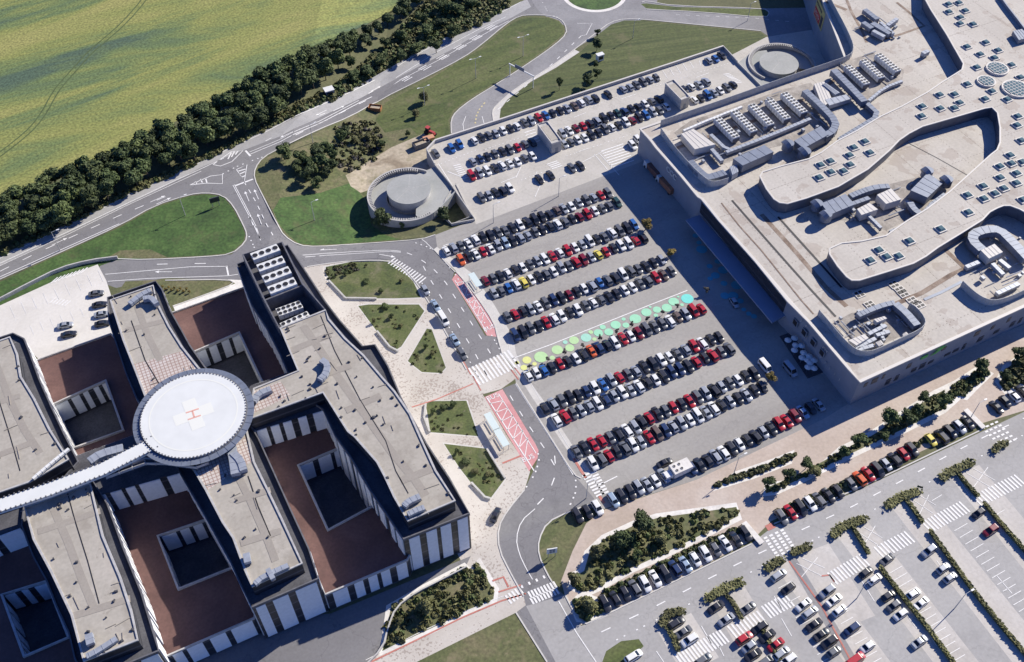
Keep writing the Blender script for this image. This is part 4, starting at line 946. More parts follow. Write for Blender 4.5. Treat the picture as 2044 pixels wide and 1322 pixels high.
ahu([C6b(1255,440), C6b(1440,250), C6b(1610,360), C6b(1440,520)], 14.2, 3.6, 'large ribbed grey air handler with round cowls at the east end of the sunken roof', cowls=[(*C6b(1440,240),1.8), (*C6b(1650,335),1.9)])
ahu([C6b(885,490), C6b(1040,420), C6b(1150,540), C6b(985,590)], 13.9, 3.4, 'square beige topped unit in the middle of the sunken roof', 'flash')
ahu([C6b(665,645), C6b(800,578), C6b(895,650), C6b(715,712)], 13.6, 3.2, 'smaller beige topped unit beside the long air handler in the sunken roof', 'flash')
duct('air_duct', [C6b(595,500), C6b(740,440), C6b(880,400), C6b(1020,390)], 13.4, 2.0, 2.4, 'straight grey duct joining the two air handlers of the sunken roof', 'grey ducts on the shopping centre roof')
duct('air_duct', [C6b(600,590), C6b(800,520)], 13.0, 1.5, 2.2, 'short grey duct beside the beige unit of the sunken roof', 'grey ducts on the shopping centre roof')
duct('air_duct', [C6b(1040,905), C6b(1250,820), C6b(1400,700), C6b(1500,600)], 12.8, 2.0, 2.0, 'long curved grey duct along the southern rim of the sunken roof', 'grey ducts on the shopping centre roof')
duct('air_duct', [C6b(1250,570), C6b(1290,640), C6b(1370,700)], 12.9, 2.0, 2.2, 'stubby grey duct branching off the long curved duct', 'grey ducts on the shopping centre roof')
duct('air_duct', [C6b(1480,600), C6b(1640,480)], 12.6, 1.6, 1.6, 'narrow grey duct at the eastern tip of the sunken roof', 'grey ducts on the shopping centre roof')
duct('roof_pipe', [C6b(790,710), C6b(930,850)], 12.4, 1.0, 1.4, 'pale diagonal pipe run south of the beige units', None, 'steel_l')
ahu([R3(350,925), R3(530,845), R3(585,885), R3(405,965)], 14.2, 3.6, 'ribbed grey air handler southeast of the chillers near the curved screen')
ahu([R3(705,820), R3(860,735), R3(905,785), R3(760,865)], 14.4, 3.8, 'grey air handler with two round cowls below the row of five chillers', cowls=[(*R3(670,845),1.9), (*R3(765,890),2.1)])
ahu([R3(330,970), R3(370,960), R3(380,1000), R3(345,1020)], 13.2, 2.6, 'small grey box unit at the corner of the northwest plant', 'steel_l')
duct('air_duct', [R3(768,525), R3(870,620), R3(950,705), R3(935,760), R3(880,790)], 14.0, 2.4, 2.8, 'wide grey duct running down from beside the fifth chiller to the cowled air handler', 'grey ducts on the shopping centre roof')
duct('air_duct', [R3(935,405), R3(1020,490), R3(1115,590)], 14.0, 2.5, 2.8, 'wide grey duct west of the row of three chillers', 'grey ducts on the shopping centre roof')
duct('air_duct', [R3(1130,600), R3(1205,670), R3(1080,745), R3(970,812)], 12.6, 1.8, 2.0, 'thin grey duct turning a corner beside the raised curved roof', 'grey ducts on the shopping centre roof')
ahu([R3(820,490), R3(880,475), R3(930,590), R3(870,620)], 12.8, 2.2, 'beige box unit between the two wide ducts', 'flash')
ahu([R3(885,580), R3(1010,550), R3(1040,575), R3(910,615)], 12.9, 2.0, 'grey box unit with stubs between the two wide ducts', 'steel_l')
ahu([R3(870,490), R3(890,485), R3(970,540), R3(945,552)], 13.2, 2.2, 'narrow pale unit between the two wide ducts', 'steel_l')
C3b = lambda x, y: (1260+x/6.609, 230+y/6.609)
ahu([C3b(660,245), C3b(820,180), C3b(1110,385), C3b(840,450)], 13.6, 3.2, 'large beige topped unit in the northwest roof plant', 'flash')
duct('air_duct', [C3b(770,600), C3b(880,720), C3b(1000,820), C3b(1120,790), C3b(1240,750)], 12.4, 2.6, 1.8, 'flat grey duct following the inside of the northwest curved screen', 'grey ducts on the shopping centre roof')
duct('roof_pipe', [C3b(1060,440), C3b(1200,600)], 12.6, 1.3, 1.6, 'silver pipe beside the beige unit of the northwest plant', None, 'steel_l')
duct('roof_pipe', [C3b(1050,250), C3b(1280,470), C3b(1454,420)], 12.2, 1.2, 1.4, 'silver pipe wrapping the first chiller', None, 'steel_l')
duct('roof_pipe', [R3(310,885), R3(560,790), R3(800,690)], 12.4, 1.2, 1.6, 'bundle of silver pipes along the south ends of the five chillers', None, 'steel_l')
duct('roof_pipe', [R3(1140,585), R3(1230,510), R3(1335,470)], 12.2, 1.0, 1.4, 'bundle of silver pipes along the south ends of the three chillers', None, 'steel_l')
duct('roof_pipe', [R3(60,760), R3(200,700), R3(400,620)], 12.2, .8, 1.2, 'white pipe run behind the northern screen', None, 'white')
C7b = lambda x, y: (1780+x/5.508, 420+y/5.508)
duct('air_duct', [C7b(1000,430), C7b(890,330), C7b(900,250), C7b(1040,205), C7b(1190,205), C7b(1320,330), C7b(1500,520)], 13.8, 3.0, 2.8, 'broad grey duct looping round the eastern roof plant', 'grey ducts on the shopping centre roof')
ahu([C7b(980,440), C7b(1130,368), C7b(1222,458), C7b(1070,530)], 13.9, 3.2, 'square beige topped unit inside the looping duct', 'flash')
for i, (a, b2, lb) in enumerate(((C7b(820,620), C7b(970,560), 'silver pipe west of the square beige unit'), (C7b(1110,580), C7b(1230,700), 'silver pipe south of the square beige unit'), (C7b(1190,540), C7b(1300,630), 'silver pipe just east of the square beige unit'), (C7b(1160,910), C7b(1400,800), 'long silver unit inside the eastern curved screen'))):
    duct('roof_pipe', [a, b2], 12.4, 1.3, 1.6, lb, None, 'steel_l')
C1b = lambda x, y: (1560+x/5.747, 600+y/5.747)
duct('air_duct', [C1b(880,165), C1b(1040,95), C1b(1180,45), C1b(1300,20)], 13.0, 1.6, 2.0, 'straight pale blue duct along the north side of the southwest plant', 'grey ducts on the shopping centre roof')
duct('air_duct', [C1b(1310,30), C1b(1430,130), C1b(1560,280)], 13.2, 2.2, 2.4, 'wide duct down the east side of the southwest plant', 'grey ducts on the shopping centre roof')
for i, (pp, z, lb) in enumerate(((((770,455),(950,385),(1000,430),(860,515)), 12.8, 'beige box in the middle of the southwest plant'), (((1060,215),(1180,180),(1210,205),(1100,250)), 12.6, 'small beige box below the pale blue duct'), (((1080,480),(1140,455),(1175,500),(1120,525)), 12.6, 'small beige cube near the southern screen of the southwest plant'), (((1390,385),(1430,360),(1455,385),(1400,410)), 12.4, 'little pale cube against the southern screen'))):
    ahu([C1b(*q) for q in pp], z, 1.9, lb, 'flash')
for a, b2, lb in (((1000,380),(1200,280), 'silver pipe crossing the southwest plant, northern'), ((1090,395),(1240,350), 'silver pipe crossing the southwest plant, middle'), ((880,560),(1060,510), 'silver pipe at the southern end of the southwest plant'), ((850,545),(1080,430), 'angled silver duct between the beige boxes of the southwest plant')):
    duct('roof_pipe', [C1b(*a), C1b(*b2)], 12.0, 1.1, 1.3, lb, None, 'steel_l')
C5b = lambda x, y: (1590+x/6.611, y/6.611)
for a, b2, w_, lb in (((900,120),(1070,250),2.0,'round silver duct at the top of the northern plant'), ((880,290),(1000,370),2.0,'silver elbow duct at the left of the northern plant'), ((1000,300),(1240,440),2.4,'ribbed grey unit in the middle of the northern plant'), ((1110,290),(1280,440),1.2,'thin grey duct at the right of the northern plant'), ((1200,330),(1330,240),1.4,'grey duct pointing northeast in the northern plant'), ((1010,400),(1160,480),1.6,'grey duct at the bottom of the northern plant'), ((1670,700),(1740,665),1.6,'small lone silver vent near the sunken dark wall')):
    duct('roof_duct', [C5b(*a), C5b(*b2)], 12.8, w_, 2.0, lb, None, 'steel' if w_ > 1.8 else 'steel_l')
fr = MB(); fr.box((0, 0, .12), (3.0, 2.6, .24), 0, 0)
for i in (-1, 1):
    for j in (-1, 1): fr.box((i*.68, j*.58, .27), (.95, .8, .08), 0, 1)
frm = fr.mesh('roof_hatch', [M['flash'], M['black']])
for x, y in ((1715,588),(1784,569),(1797,580),(1803,587),(1821,601),(1835,609),(1736,609)):
    q = Wz(x, y, ZM); link('roof_hatch', frm, mall, (q[0]-mo.x, q[1]-mo.y, ZM), AX)
mb = MB(); mb.rib(P(ZT+1.5,1996,-10,2010,10,2032,38,2060,75), .5, ZT, ZT+1.5); mb_(mb, 'roof_upstand', M['steel'])
ahu([(2022,62),(2040,58),(2056,74),(2034,80)], ZT+2, 2, 'grey box unit on the raised roof at the right frame edge')
for pl_, nm in (((1345,265,1380,240,1460,215,1560,180,1618,165,1660,215,1672,240,1625,275,1520,300,1450,325,1410,330),'chiller'),((1655,135,1740,105,1805,140,1800,165,1740,200,1700,190),'chiller2'),((1670,640,1700,625,1790,612,1830,640,1838,655,1735,698,1700,682),'sw'),((1640,415,1700,385,1850,350,1880,365,1850,420,1770,460,1700,440,1660,440),'sunk')):
    z_ = ZM+.025; mb = MB(); mb.prism([P(z_, *pl_)], ZM-.1, z_); mb_(mb, 'plant_floor', M['stain_shade'])
MV = MB(); MV.box((0, 0, .35), (.8, .6, .8)); MVm = MV.mesh('roof_vent', [M['steel_l']]); MP = MB(); MP.tube((-2.2, 0, .35), (2.2, 0, .35), .13, .13, 6); MPm = MP.mesh('roof_pipe', [M['steel_l']])
for pl_, n_ in ((px(1345,265,1460,215,1618,165,1672,240,1520,305,1410,335),45),(px(1655,135,1740,105,1805,140,1800,170,1700,200),18),(px(1665,640,1700,622,1790,612,1838,650,1735,698,1700,685),34),(px(1640,415,1850,350,1880,365,1850,425,1700,445),26),(px(1930,480,2044,470,2044,560,1990,585,1950,560),26),(px(1715,15,1800,30,1800,80,1720,70),10)):
    rv = random.Random(n_); k = 0; xs_ = [q[0] for q in pl_]; ys_ = [q[1] for q in pl_]
    while k < n_:
        x, y = rv.uniform(min(xs_), max(xs_)), rv.uniform(min(ys_), max(ys_))
        if not pin(pl_, x, y): continue
        k += 1; q = Wz(x, y, ZM+.4)
        if pin(hi, *q): continue
        o = link(*(('roof_vent', MVm) if rv.random() < .45 else ('roof_pipe', MPm)), mall, (q[0]-mo.x, q[1]-mo.y, ZM+rv.choice((0, .2, .6))), AX+rv.choice((0, R(90)))); o.scale = (rv.uniform(.7, 1.6),)*3
# green emblem on the south wall
pA, pB = (1715,763), (2044,612); a = Wz(*pA, ZM); b2 = Wz(*pB, ZM); SA = math.atan2(b2[1]-a[1], b2[0]-a[0]); sx, sy = math.sin(SA), -math.cos(SA)
q = on_wall(pA, pB, 1865, 704, 8.5); mb = MB(); mb.box((-3.2, 0, -.3), (2.4, .15, 1.3), 0); 
mb.face([(-1.2,-.1,-1.2),(1.2,-.1,-1.2),(4.6,-.1,.9),(2.6,-.1,1.1)]); mb.face([(-.6,-.1,1.0),(.6,-.1,1.3),(3.6,-.1,1.9),(1.5,-.1,.6)])
o = mb.build('green_sign', plain('sign_green', (.06,.40,.08), .5), mall); o.location = (q[0]+sx*.2-mo.x, q[1]+sy*.2-mo.y, 8.4); o.rotation_euler.z = SA
mb = MB(); rnd = random.Random(5); a0 = Wz(1722, 759, ZM)
for i in range(34):
    s = 2+i*3.1; mb.box((a0[0]+math.cos(SA)*s+sx*.1, a0[1]+math.sin(SA)*s+sy*.1, rnd.choice((3.2, 6.8, 7.4))), (rnd.uniform(.8, 2.2), .2, rnd.uniform(1.2, 2.6)), SA)
mb_(mb, 'south_windows', M['dark_wall'])
# ================================================================ parking deck walls, ramps, stair towers
M['conc'] = M0('cast_concrete', [(.36,.35,.33), (.44,.425,.40), (.50,.485,.46)], .2, .08, 1.5)
M['ramp'] = M0('grey_green_ramp', [(.28,.29,.275), (.33,.335,.32), (.37,.375,.36)], .1, .06, 1.5)
dk = empty('parking_deck_wall', (*Wz(868,332), 0), label='concrete wall and parapet round the raised parking deck', cat='wall'); dko = dk.location.copy()
def db(mb, name, mats, p=None, **k):
    o = mb.build(name, mats, p or dk, **k)
    if p is None: o.location = -dko
    return o
mb = MB(); mb.rib(resample(P(0,868,332,852,303,869,285,1000,243,1350,128,1443,97,1471,127), 8), .35, -5.4, 1.25); db(mb, 'parapet', M['conc'])
mb = MB(); mb.rib(resample(P(0,868,332,897,367,909,384,943,433,948,441,902,450), 8), .3, -5.2, .9); db(mb, 'kerb_wall', M['conc'])
mb = MB(); mb.rib(P(0,1471,127,1516,172,1530,190), .3, -5.2, .9); db(mb, 'kerb_wall', M['conc'])
mb = MB(); mb.rib([(q[0], q[1]) for q in P(0,852,303,869,285,1000,243,1350,128,1443,97)], .6, 1.22, 1.32, side=-.0); db(mb, 'coping', M['flash'])
def helix(c, disc, r_out, r_in, label, gap):
    e = empty('helical_ramp', (*c, 0), label=label, cat='car ramp', group='round car ramps at the parking deck')
    mb = MB(); n = 72; a0 = gap[0]; span = gap[1]
    pts = [(r_out*math.cos(a0+span*i/n), r_out*math.sin(a0+span*i/n)) for i in range(n+1)]
    zz = [-.3-2.6*i/n for i in range(n+1)]
    for i in range(n):
        a, b = a0+span*i/n, a0+span*(i+1)/n
        mb.face([(r_in*.95*math.cos(a), r_in*.95*math.sin(a), zz[i]), (r_out*math.cos(a), r_out*math.sin(a), zz[i]), (r_out*math.cos(b), r_out*math.sin(b), zz[i+1]), (r_in*.95*math.cos(b), r_in*.95*math.sin(b), zz[i+1])])
    mb.build('ramp_surface', M['ramp'], e)
    mb = MB(); mb.rib(pts, .45, -5.5, .75); 
    for i in range(4, n-2): 
        a = a0+span*i/n; mb.box(((r_out-.75)*math.cos(a), (r_out-.75)*math.sin(a), .35), (.9, .32, .7), a)
    mb.build('outer_wall', M['conc'], e)
    o = (disc[0]-c[0], disc[1]-c[1])
    mb = MB(); mb.tube((*o, -5), (*o, 2.0), r_in, r_in, 56, 0); mb.build('core', M['conc'], e)
    mb = MB(); mb.tube((*o, 1.9), (*o, 2.15), r_in+.3, r_in+.3, 56, 0)
    for a in (R(20), R(92), R(164), R(236), R(308)): mb.rib([o, (o[0]+r_in*math.cos(a), o[1]+r_in*math.sin(a))], .12, 2.17, m=1)
    mb.build('roof', [M['ramp'], M['conc']], e)
    mb = MB(); k = 64
    for i in range(k):
        a = 2*math.pi*i/k; mb.box((o[0]+(r_in+.7)*math.cos(a), o[1]+(r_in+.7)*math.sin(a), -1.6), (.35, .3, 1.0), a)
    mb.build('inner_kerb', M['conc'], e); return e
helix(Wz(812,390,0), Wz(816,378,2), 12.9, 7.0, 'round spiral car ramp with a flat disc roof at the west end of the deck', (R(62), R(262)))
helix(Wz(1560,128,0), Wz(1555,126,2), 12.4, 7.0, 'round spiral car ramp half shaded by the shopping centre wall', (R(-20), R(250)))
mb = MB(); 
mb.prism([P(0,832,348,868,333,897,368,908,385,893,402,872,424,845,438,830,430)], -.4, -.05, 0); mb.rib(smooth_line(P(0,815,441,845,438,872,424,893,402,909,385), 1), .35, -5, .8); o = mb.build('ramp_bridge', M['ramp'], dk); o.location = -dko
mb = MB(); mb.prism([P(0,1471,127,1500,104,1530,100,1560,160,1530,190,1516,172)], -.4, -.05, 0); o = mb.build('ramp_bridge', M['ramp'], dk); o.location = -dko
for roof, nm in ((((1073,248),(1093,243),(1121,281),(1102,287)), 'pale concrete stair tower between the car rows in the middle of the deck'), (((1328,166),(1345,159.5),(1377,193.5),(1360.5,199.6)), 'pale concrete stair tower near the shopping centre end of the deck')):
    p = [Wz(*q, 4.6) for q in roof]; c = (sum(q[0] for q in p)/4, sum(q[1] for q in p)/4)
    e = empty('stair_tower', (*c, 0), label=nm, cat='stair tower', group='stair towers on the deck'); oc = (-c[0], -c[1], 0)
    mb = MB(); mb.prism([p], 0, 4.3, 0); o = mb.build('wall', M['conc'], e); o.location = oc
    mb = MB(); mb.rib(p, .35, 4.2, 4.75, closed=True); o = mb.build('coping', M['flash'], e); o.location = oc
    ins = [(c[0]+(q[0]-c[0])*.72, c[1]+(q[1]-c[1])*.72) for q in p]; mb = MB(); mb.prism([ins], 4.2, 4.42, 0); o = mb.build('roof', M['roof_beige'], e); o.location = oc
    mb = MB(); an = math.atan2(p[1][1]-p[0][1], p[1][0]-p[0][0]); q = ((p[2][0]+p[3][0])/2, (p[2][1]+p[3][1])/2); mb.box((q[0]+math.sin(an)*.03, q[1]-math.cos(an)*.03, 1.1), (1.1, .1, 2.1), an); o = mb.build('door', M['steel'], e); o.location = oc
mb = MB(); mb.rib(gp(px(911,388,893,410,880,432,902,450,942,434,911,388)), .3, -4.3, .3); o = mb.build('light_well_wall', M['conc'], dk); o.location = -dko
# garden walls on the plaza
mb = MB()
for a in ((657,562,690,597,752,598), (753,663,778,694,795,703), (850,808,847,835,858,864), (941,965,968,994,979,997), (1008,956,972,898)): mb.rib(gp(px(*a)), .5, 0, .7)
tag(mb.build('garden_wall', M['conc']), 'low concrete retaining walls edging the plaza gardens', 'wall')
mb = MB(); mb.rib(gp(smooth_line(px(-60,632,0,602,60,570,120,540,180,524,236,517), 1)), .4, 0, 1.3); tag(mb.build('boundary_wall', M['conc']), 'curved white boundary wall north of the hospital car park', 'wall')
mb = MB(); mb.rib(gp(smooth_line(px(932,1133,880,1160,830,1185,790,1215,775,1255,765,1295,720,1340), 1)), .35, 0, .8); tag(mb.build('path_wall', M['conc']), 'thin curved wall between the shaded yard and the shrubs', 'wall')
# ---- street things
def lamp(x, y, h, label, heads=2, z=None, grp='street lamps'):
    q = G3(x, y) if z is None else W3(x, y, z); e = empty('street_lamp', q, AX, label=label, cat='street lamp', group=grp)
    mb = MB(); mb.tube((0, 0, 0), (0, 0, h), .12, .07, 6); mb.build('pole', M['rim'], e)
    for k in range(heads):
        a = k*math.pi; mb = MB(); mb.tube((0, 0, h-.1), (1.6*math.cos(a), 1.6*math.sin(a), h+.2), .06, .05, 5); mb.box((2.0*math.cos(a), 2.0*math.sin(a), h+.2), (.9, .4, .14), a); mb.build('lamp_head', M['white'], e)
lamp(1044,113,9,'twin headed street lamp nearest the roundabout on the long lawn'); lamp(950,157,9,'twin headed street lamp in the middle of the long lawn'); lamp(848,210,8,'street lamp beside the small tree at the west end of the long lawn')
for i, (x, y, t_) in enumerate(((1263,77,'street lamp near the top edge of the deck lawn'), (1492,42,'tall lamp on the verge left of the shopping centre shadow'), (625,285,'street lamp beside the main road above the small grove'), (628,440,'street lamp standing alone on the bright green lawn'), (370,430,'street lamp on the triangular western lawn'), (120,500,'street lamp at the narrow end of the western lawn'))): lamp(x, y, 8, t_, 1)
for x, y, t_ in ((985,445,'tall lamp at the lit edge between deck and big car park'), (1115,392,'lamp pole above the top row of the big car park'), (1170,995,'lamp beside the crossing at the bottom row'), (1465,945,'lamp pole on the tan promenade under the bottom row'), (1710,1195,'lamp pole on the footpath through the lower car park'), (1905,1215,'lamp pole in the lower car park near the empty bays'), (1935,838,'lamp near the zebra crossing at the right')): lamp(x, y, 8, t_, 1)
# gantry sign over the exit road
a, b2 = G3(1018,152), G3(1064,176); e = empty('sign_gantry', a, math.atan2(b2[1]-a[1], b2[0]-a[0]), label='white sign gantry spanning the exit road under the deck', cat='gantry'); l = math.dist(a[:2], b2[:2])
mb = MB(); mb.tube((0,0,0),(0,0,5.4),.16,.16,6); mb.build('post', M['white'], e); mb = MB(); mb.tube((l,0,0),(l,0,5.4),.16,.16,6); mb.build('post', M['white'], e)
mb = MB(); mb.box((l/2,0,5.4),(l+1,.35,.4)); mb.build('beam', M['white'], e); mb = MB(); mb.box((l*.42,-.1,5.9),(4.5,.2,1.5)); mb.build('sign_panel', M['steel'], e)
def hut(x, y, dims, label, name='kiosk', cat='kiosk', mat='white', rz=AX, roofmat='white', glassy=False):
    q = G3(x, y); e = empty(name, q, rz, label=label, cat=cat); mb = MB(); mb.box((0,0,dims[2]/2),(dims[0]-.3, dims[1]-.3, dims[2]), 0, 0); mb.build('body', M['steel'] if glassy else M[mat], e)
    mb = MB(); mb.box((0,0,dims[2]+.08),(dims[0], dims[1], .18)); mb.build('roof', M[roofmat], e); mb = MB(); mb.box((0,-dims[1]/2+.1,dims[2]*.55),(dims[0]*.6,.12,dims[2]*.5)); mb.build('window', M['glass'], e)
hut(1197,120,(3.0,2.0,2.6),'small white utility cabin on the deck lawn','utility_cabin','cabin')
hut(658,190,(3.6,3.0,2.7),'little bus shelter with pale roof below the hedge trees','bus_shelter','shelter','steel')
def shelter(x, y, label, L=6.0):
    q = G3(x, y); e = empty('bus_shelter', q, R(-63), label=label, cat='shelter', group='bus shelters along the street')
    mb = MB(); mb.box((0,0,2.6),(L,2.0,.14)); mb.build('roof', plain('translucent_roof', (.55,.62,.60), .3) if 'shr' not in M else M['shr'], e)
    for s in (-1, 1):
        for s2 in (-1, 1): mb = MB(); mb.tube((s*L*.45, s2*.8, 0),(s*L*.45, s2*.8, 2.6), .06, .06, 5); mb.build('post', M['steel'], e)
    mb = MB(); mb.box((0,-.85,.45),(L*.7,.4,.08)); mb.build('bench', M['steel'], e)
M['shr'] = plain('translucent_roof', (.58,.66,.64), .3)
shelter(949,570,'white roofed bus shelter beside the upper pink bus bay'); shelter(982,852,'pale glass bus shelter beside the lower pink bus bay, northern of the pair'); shelter(1001,884,'pale glass bus shelter beside the lower pink bus bay, southern of the pair')
q = G3(1101,1112); e = empty('billboard', q, R(10), label='white billboard on two posts standing on the grassy lawn island', cat='billboard')
for s in (-1, 1): mb = MB(); mb.tube((s*.9,0,0),(s*.9,0,3.4),.08,.08,6); mb.build('post', M['steel'], e)
mb = MB(); mb.box((0,0,3.2),(2.6,.25,2.4)); mb.build('sign_panel', M['white'], e)
mb = MB(); mb.box((-.35,-.16,3.7),(.6,.06,.6)); mb.box((.4,-.16,3.7),(.6,.06,.6)); mb.box((-.35,-.16,2.8),(.6,.06,.6)); mb.box((.4,-.16,2.8),(.6,.06,.6)); mb.build('sign_graphic', M['steel'], e)
q = G3(432,412); e = empty('direction_board', q, R(25), label='dark board standing on posts at the corner of the western lawn', cat='board')
for s in (-1, 1): mb = MB(); mb.tube((s*1.1,0,0),(s*1.1,0,2.6),.08,.08,6); mb.build('post', M['steel'], e)
mb = MB(); mb.box((0,0,2.9),(3.2,.25,2.0)); mb.build('sign_panel', M['dark_wall'], e)
for x, y, rz, t_ in ((1502,1066,R(-58),'long white concrete bench at the end of the lower car row'), (1944,838,R(-62),'long white concrete bench beside the right hand zebra crossing')):
    q = G3(x, y); e = empty('concrete_bench', q, rz, label=t_, cat='bench', group='white concrete benches'); mb = MB(); mb.box((0,0,.5),(7.0,1.5,.3)); mb.build('seat', M['white_conc'], e)
    for s in (-1, 1): mb = MB(); mb.box((s*2.4,0,.18),(.5,1.2,.36)); mb.build('leg', M['conc'], e)
# construction things beside the deck
def skip(x, y, rz, label, col, L=4.6, W_=2.3, h=1.5):
    q = G3(x, y); e = empty('skip', q, rz, label=label, cat='skip'); mt = plain('skip_paint', col, .7, var=.2, scale=1.5)
    mb = MB(); t_ = .12
    for s in (-1, 1): mb.box((0, s*W_/2, h/2),(L, t_, h)); mb.box((s*L/2, 0, h/2),(t_, W_, h))
    mb.box((0,0,.2),(L,W_,.2)); mb.build('container', mt, e)
    mb = MB(); mb.box((0,0,h*.55),(L*.9,W_*.88,.5), 0, 0, .8); mb.build('rubble', M['dirt'], e)
skip(749,219,R(-10),'rusty orange skip on the verge beside the main road', (.30,.13,.05))
skip(841,292,R(30),'dark open trailer standing left of the red tractor', (.12,.13,.16), 6, 2.5, 2.0)
q = G3(858,268); e = empty('tractor', q, R(-35), label='old red tractor parked on dirt beside the deck corner', cat='tractor'); rd = plain('tractor_red', (.42,.06,.06), .5, var=.15, scale=2); orr = plain('faded_orange', (.55,.28,.16), .6)
mb = MB(); mb.box((1.1,0,1.3),(2.6,1.0,.9),0,0,.85); mb.box((-.9,0,1.1),(1.6,1.6,.6)); mb.build('body', rd, e); mb = MB(); mb.box((-.8,0,2.1),(1.5,1.4,1.3),0,0,.85); mb.build('cab', M['glass'], e); mb = MB(); mb.box((-.8,0,2.8),(1.5,1.5,.14)); mb.build('roof', rd, e)
for x_, y_, r_ in ((-1,-.95,.85),(-1,.95,.85),(2,-.8,.5),(2,.8,.5)): mb = MB(); mb.tube((x_,y_-.2,r_),(x_,y_+.2,r_),r_,r_,14); mb.build('wheel', M['tyre'], e)
q = G3(856,281); e = empty('farm_trailer', q, R(25), label='faded orange trailer between the red tractor and the dark trailer', cat='trailer'); mb = MB(); mb.box((0,0,1.2),(4,2,.9),0,0,1.0); mb.build('body', orr, e)
for s in (-1, 1): mb = MB(); mb.tube((0,s*.9-.15,.45),(0,s*.9+.15,.45),.45,.45,12); mb.build('wheel', M['tyre'], e)
# parasols of the cafe terrace
par = MB(); 
for i in range(8):
    a, b2 = i*math.pi/4, (i+1)*math.pi/4; par.face([(0,0,2.9),(1.05*math.cos(a),1.05*math.sin(a),2.4),(1.05*math.cos(b2),1.05*math.sin(b2),2.4)])
pm = par.mesh('canopy', [M['white']]); pl = MB(); pl.tube((0,0,0),(0,0,2.9),.05,.05,6); plm = pl.mesh('pole', [M['steel']])
mb = MB(); mb.prism([[G(*q_) for q_ in ((1556,672),(1578,664),(1648,742),(1612,756))]], 0, .16); tag(mb.build('terrace_deck', M['dark_ledge']), 'dark cafe terrace floor at the foot of the grey wall', 'terrace')
pw = [(1573,679),(1586,675),(1588,689),(1586,699),(1604,704),(1601,714),(1615,711),(1612,719),(1617,724),(1625,719),(1625,735),(1613,733),(1600,690)]
for i, (x, y) in enumerate(pw):
    q = Wz(x, y, 2.6); e = empty('parasol', (q[0], q[1], .16), i, label='white parasol on the dark cafe terrace under the grey wall', cat='parasol', group='white parasols on the cafe terrace'); link('canopy', pm, e); link('pole', plm, e)

# ================================================================ cars
PAINT = {'W': ('white', (.72,.72,.70)), 'S': ('silver', (.36,.38,.41)), 'G': ('grey', (.15,.155,.165)), 'K': ('black', (.028,.029,.037)), 'B': ('blue', (.03,.12,.36)), 'N': ('navy blue', (.02,.04,.11)),
         'R': ('red', (.40,.018,.03)), 'D': ('dark red', (.18,.012,.025)), 'Y': ('yellow', (.66,.55,.10)), 'O': ('orange red', (.60,.11,.03)), 'T': ('dark green', (.02,.06,.06)), 'L': ('pale blue', (.33,.42,.52)), 'M': ('brown', (.13,.095,.08))}
PM = {}
for k, (n_, c) in PAINT.items():
    m_ = plain('car_paint_'+n_.replace(' ', '_'), c, .32, .25 if k in 'SGL' else 0.0); m_.node_tree.nodes['Principled BSDF'].inputs['Coat Weight'].default_value = .5; PM[k] = m_
TYPES = {'hatchback': (4.05, .86, 1.47, .92, -1.85, -1.35, .45, 1.2), 'saloon': (4.6, .88, 1.43, .92, -1.55, -.75, .5, 1.35), 'estate car': (4.65, .88, 1.48, .94, -2.15, -1.8, .55, 1.4), 'off roader': (4.55, .93, 1.72, 1.05, -2.1, -1.7, .45, 1.25), 'people carrier': (4.8, .94, 1.82, 1.05, -2.25, -2.0, .7, 1.75), 'van': (5.4, 1.0, 2.15, 1.15, -2.6, -2.5, 1.2, 2.0)}
CM = {}
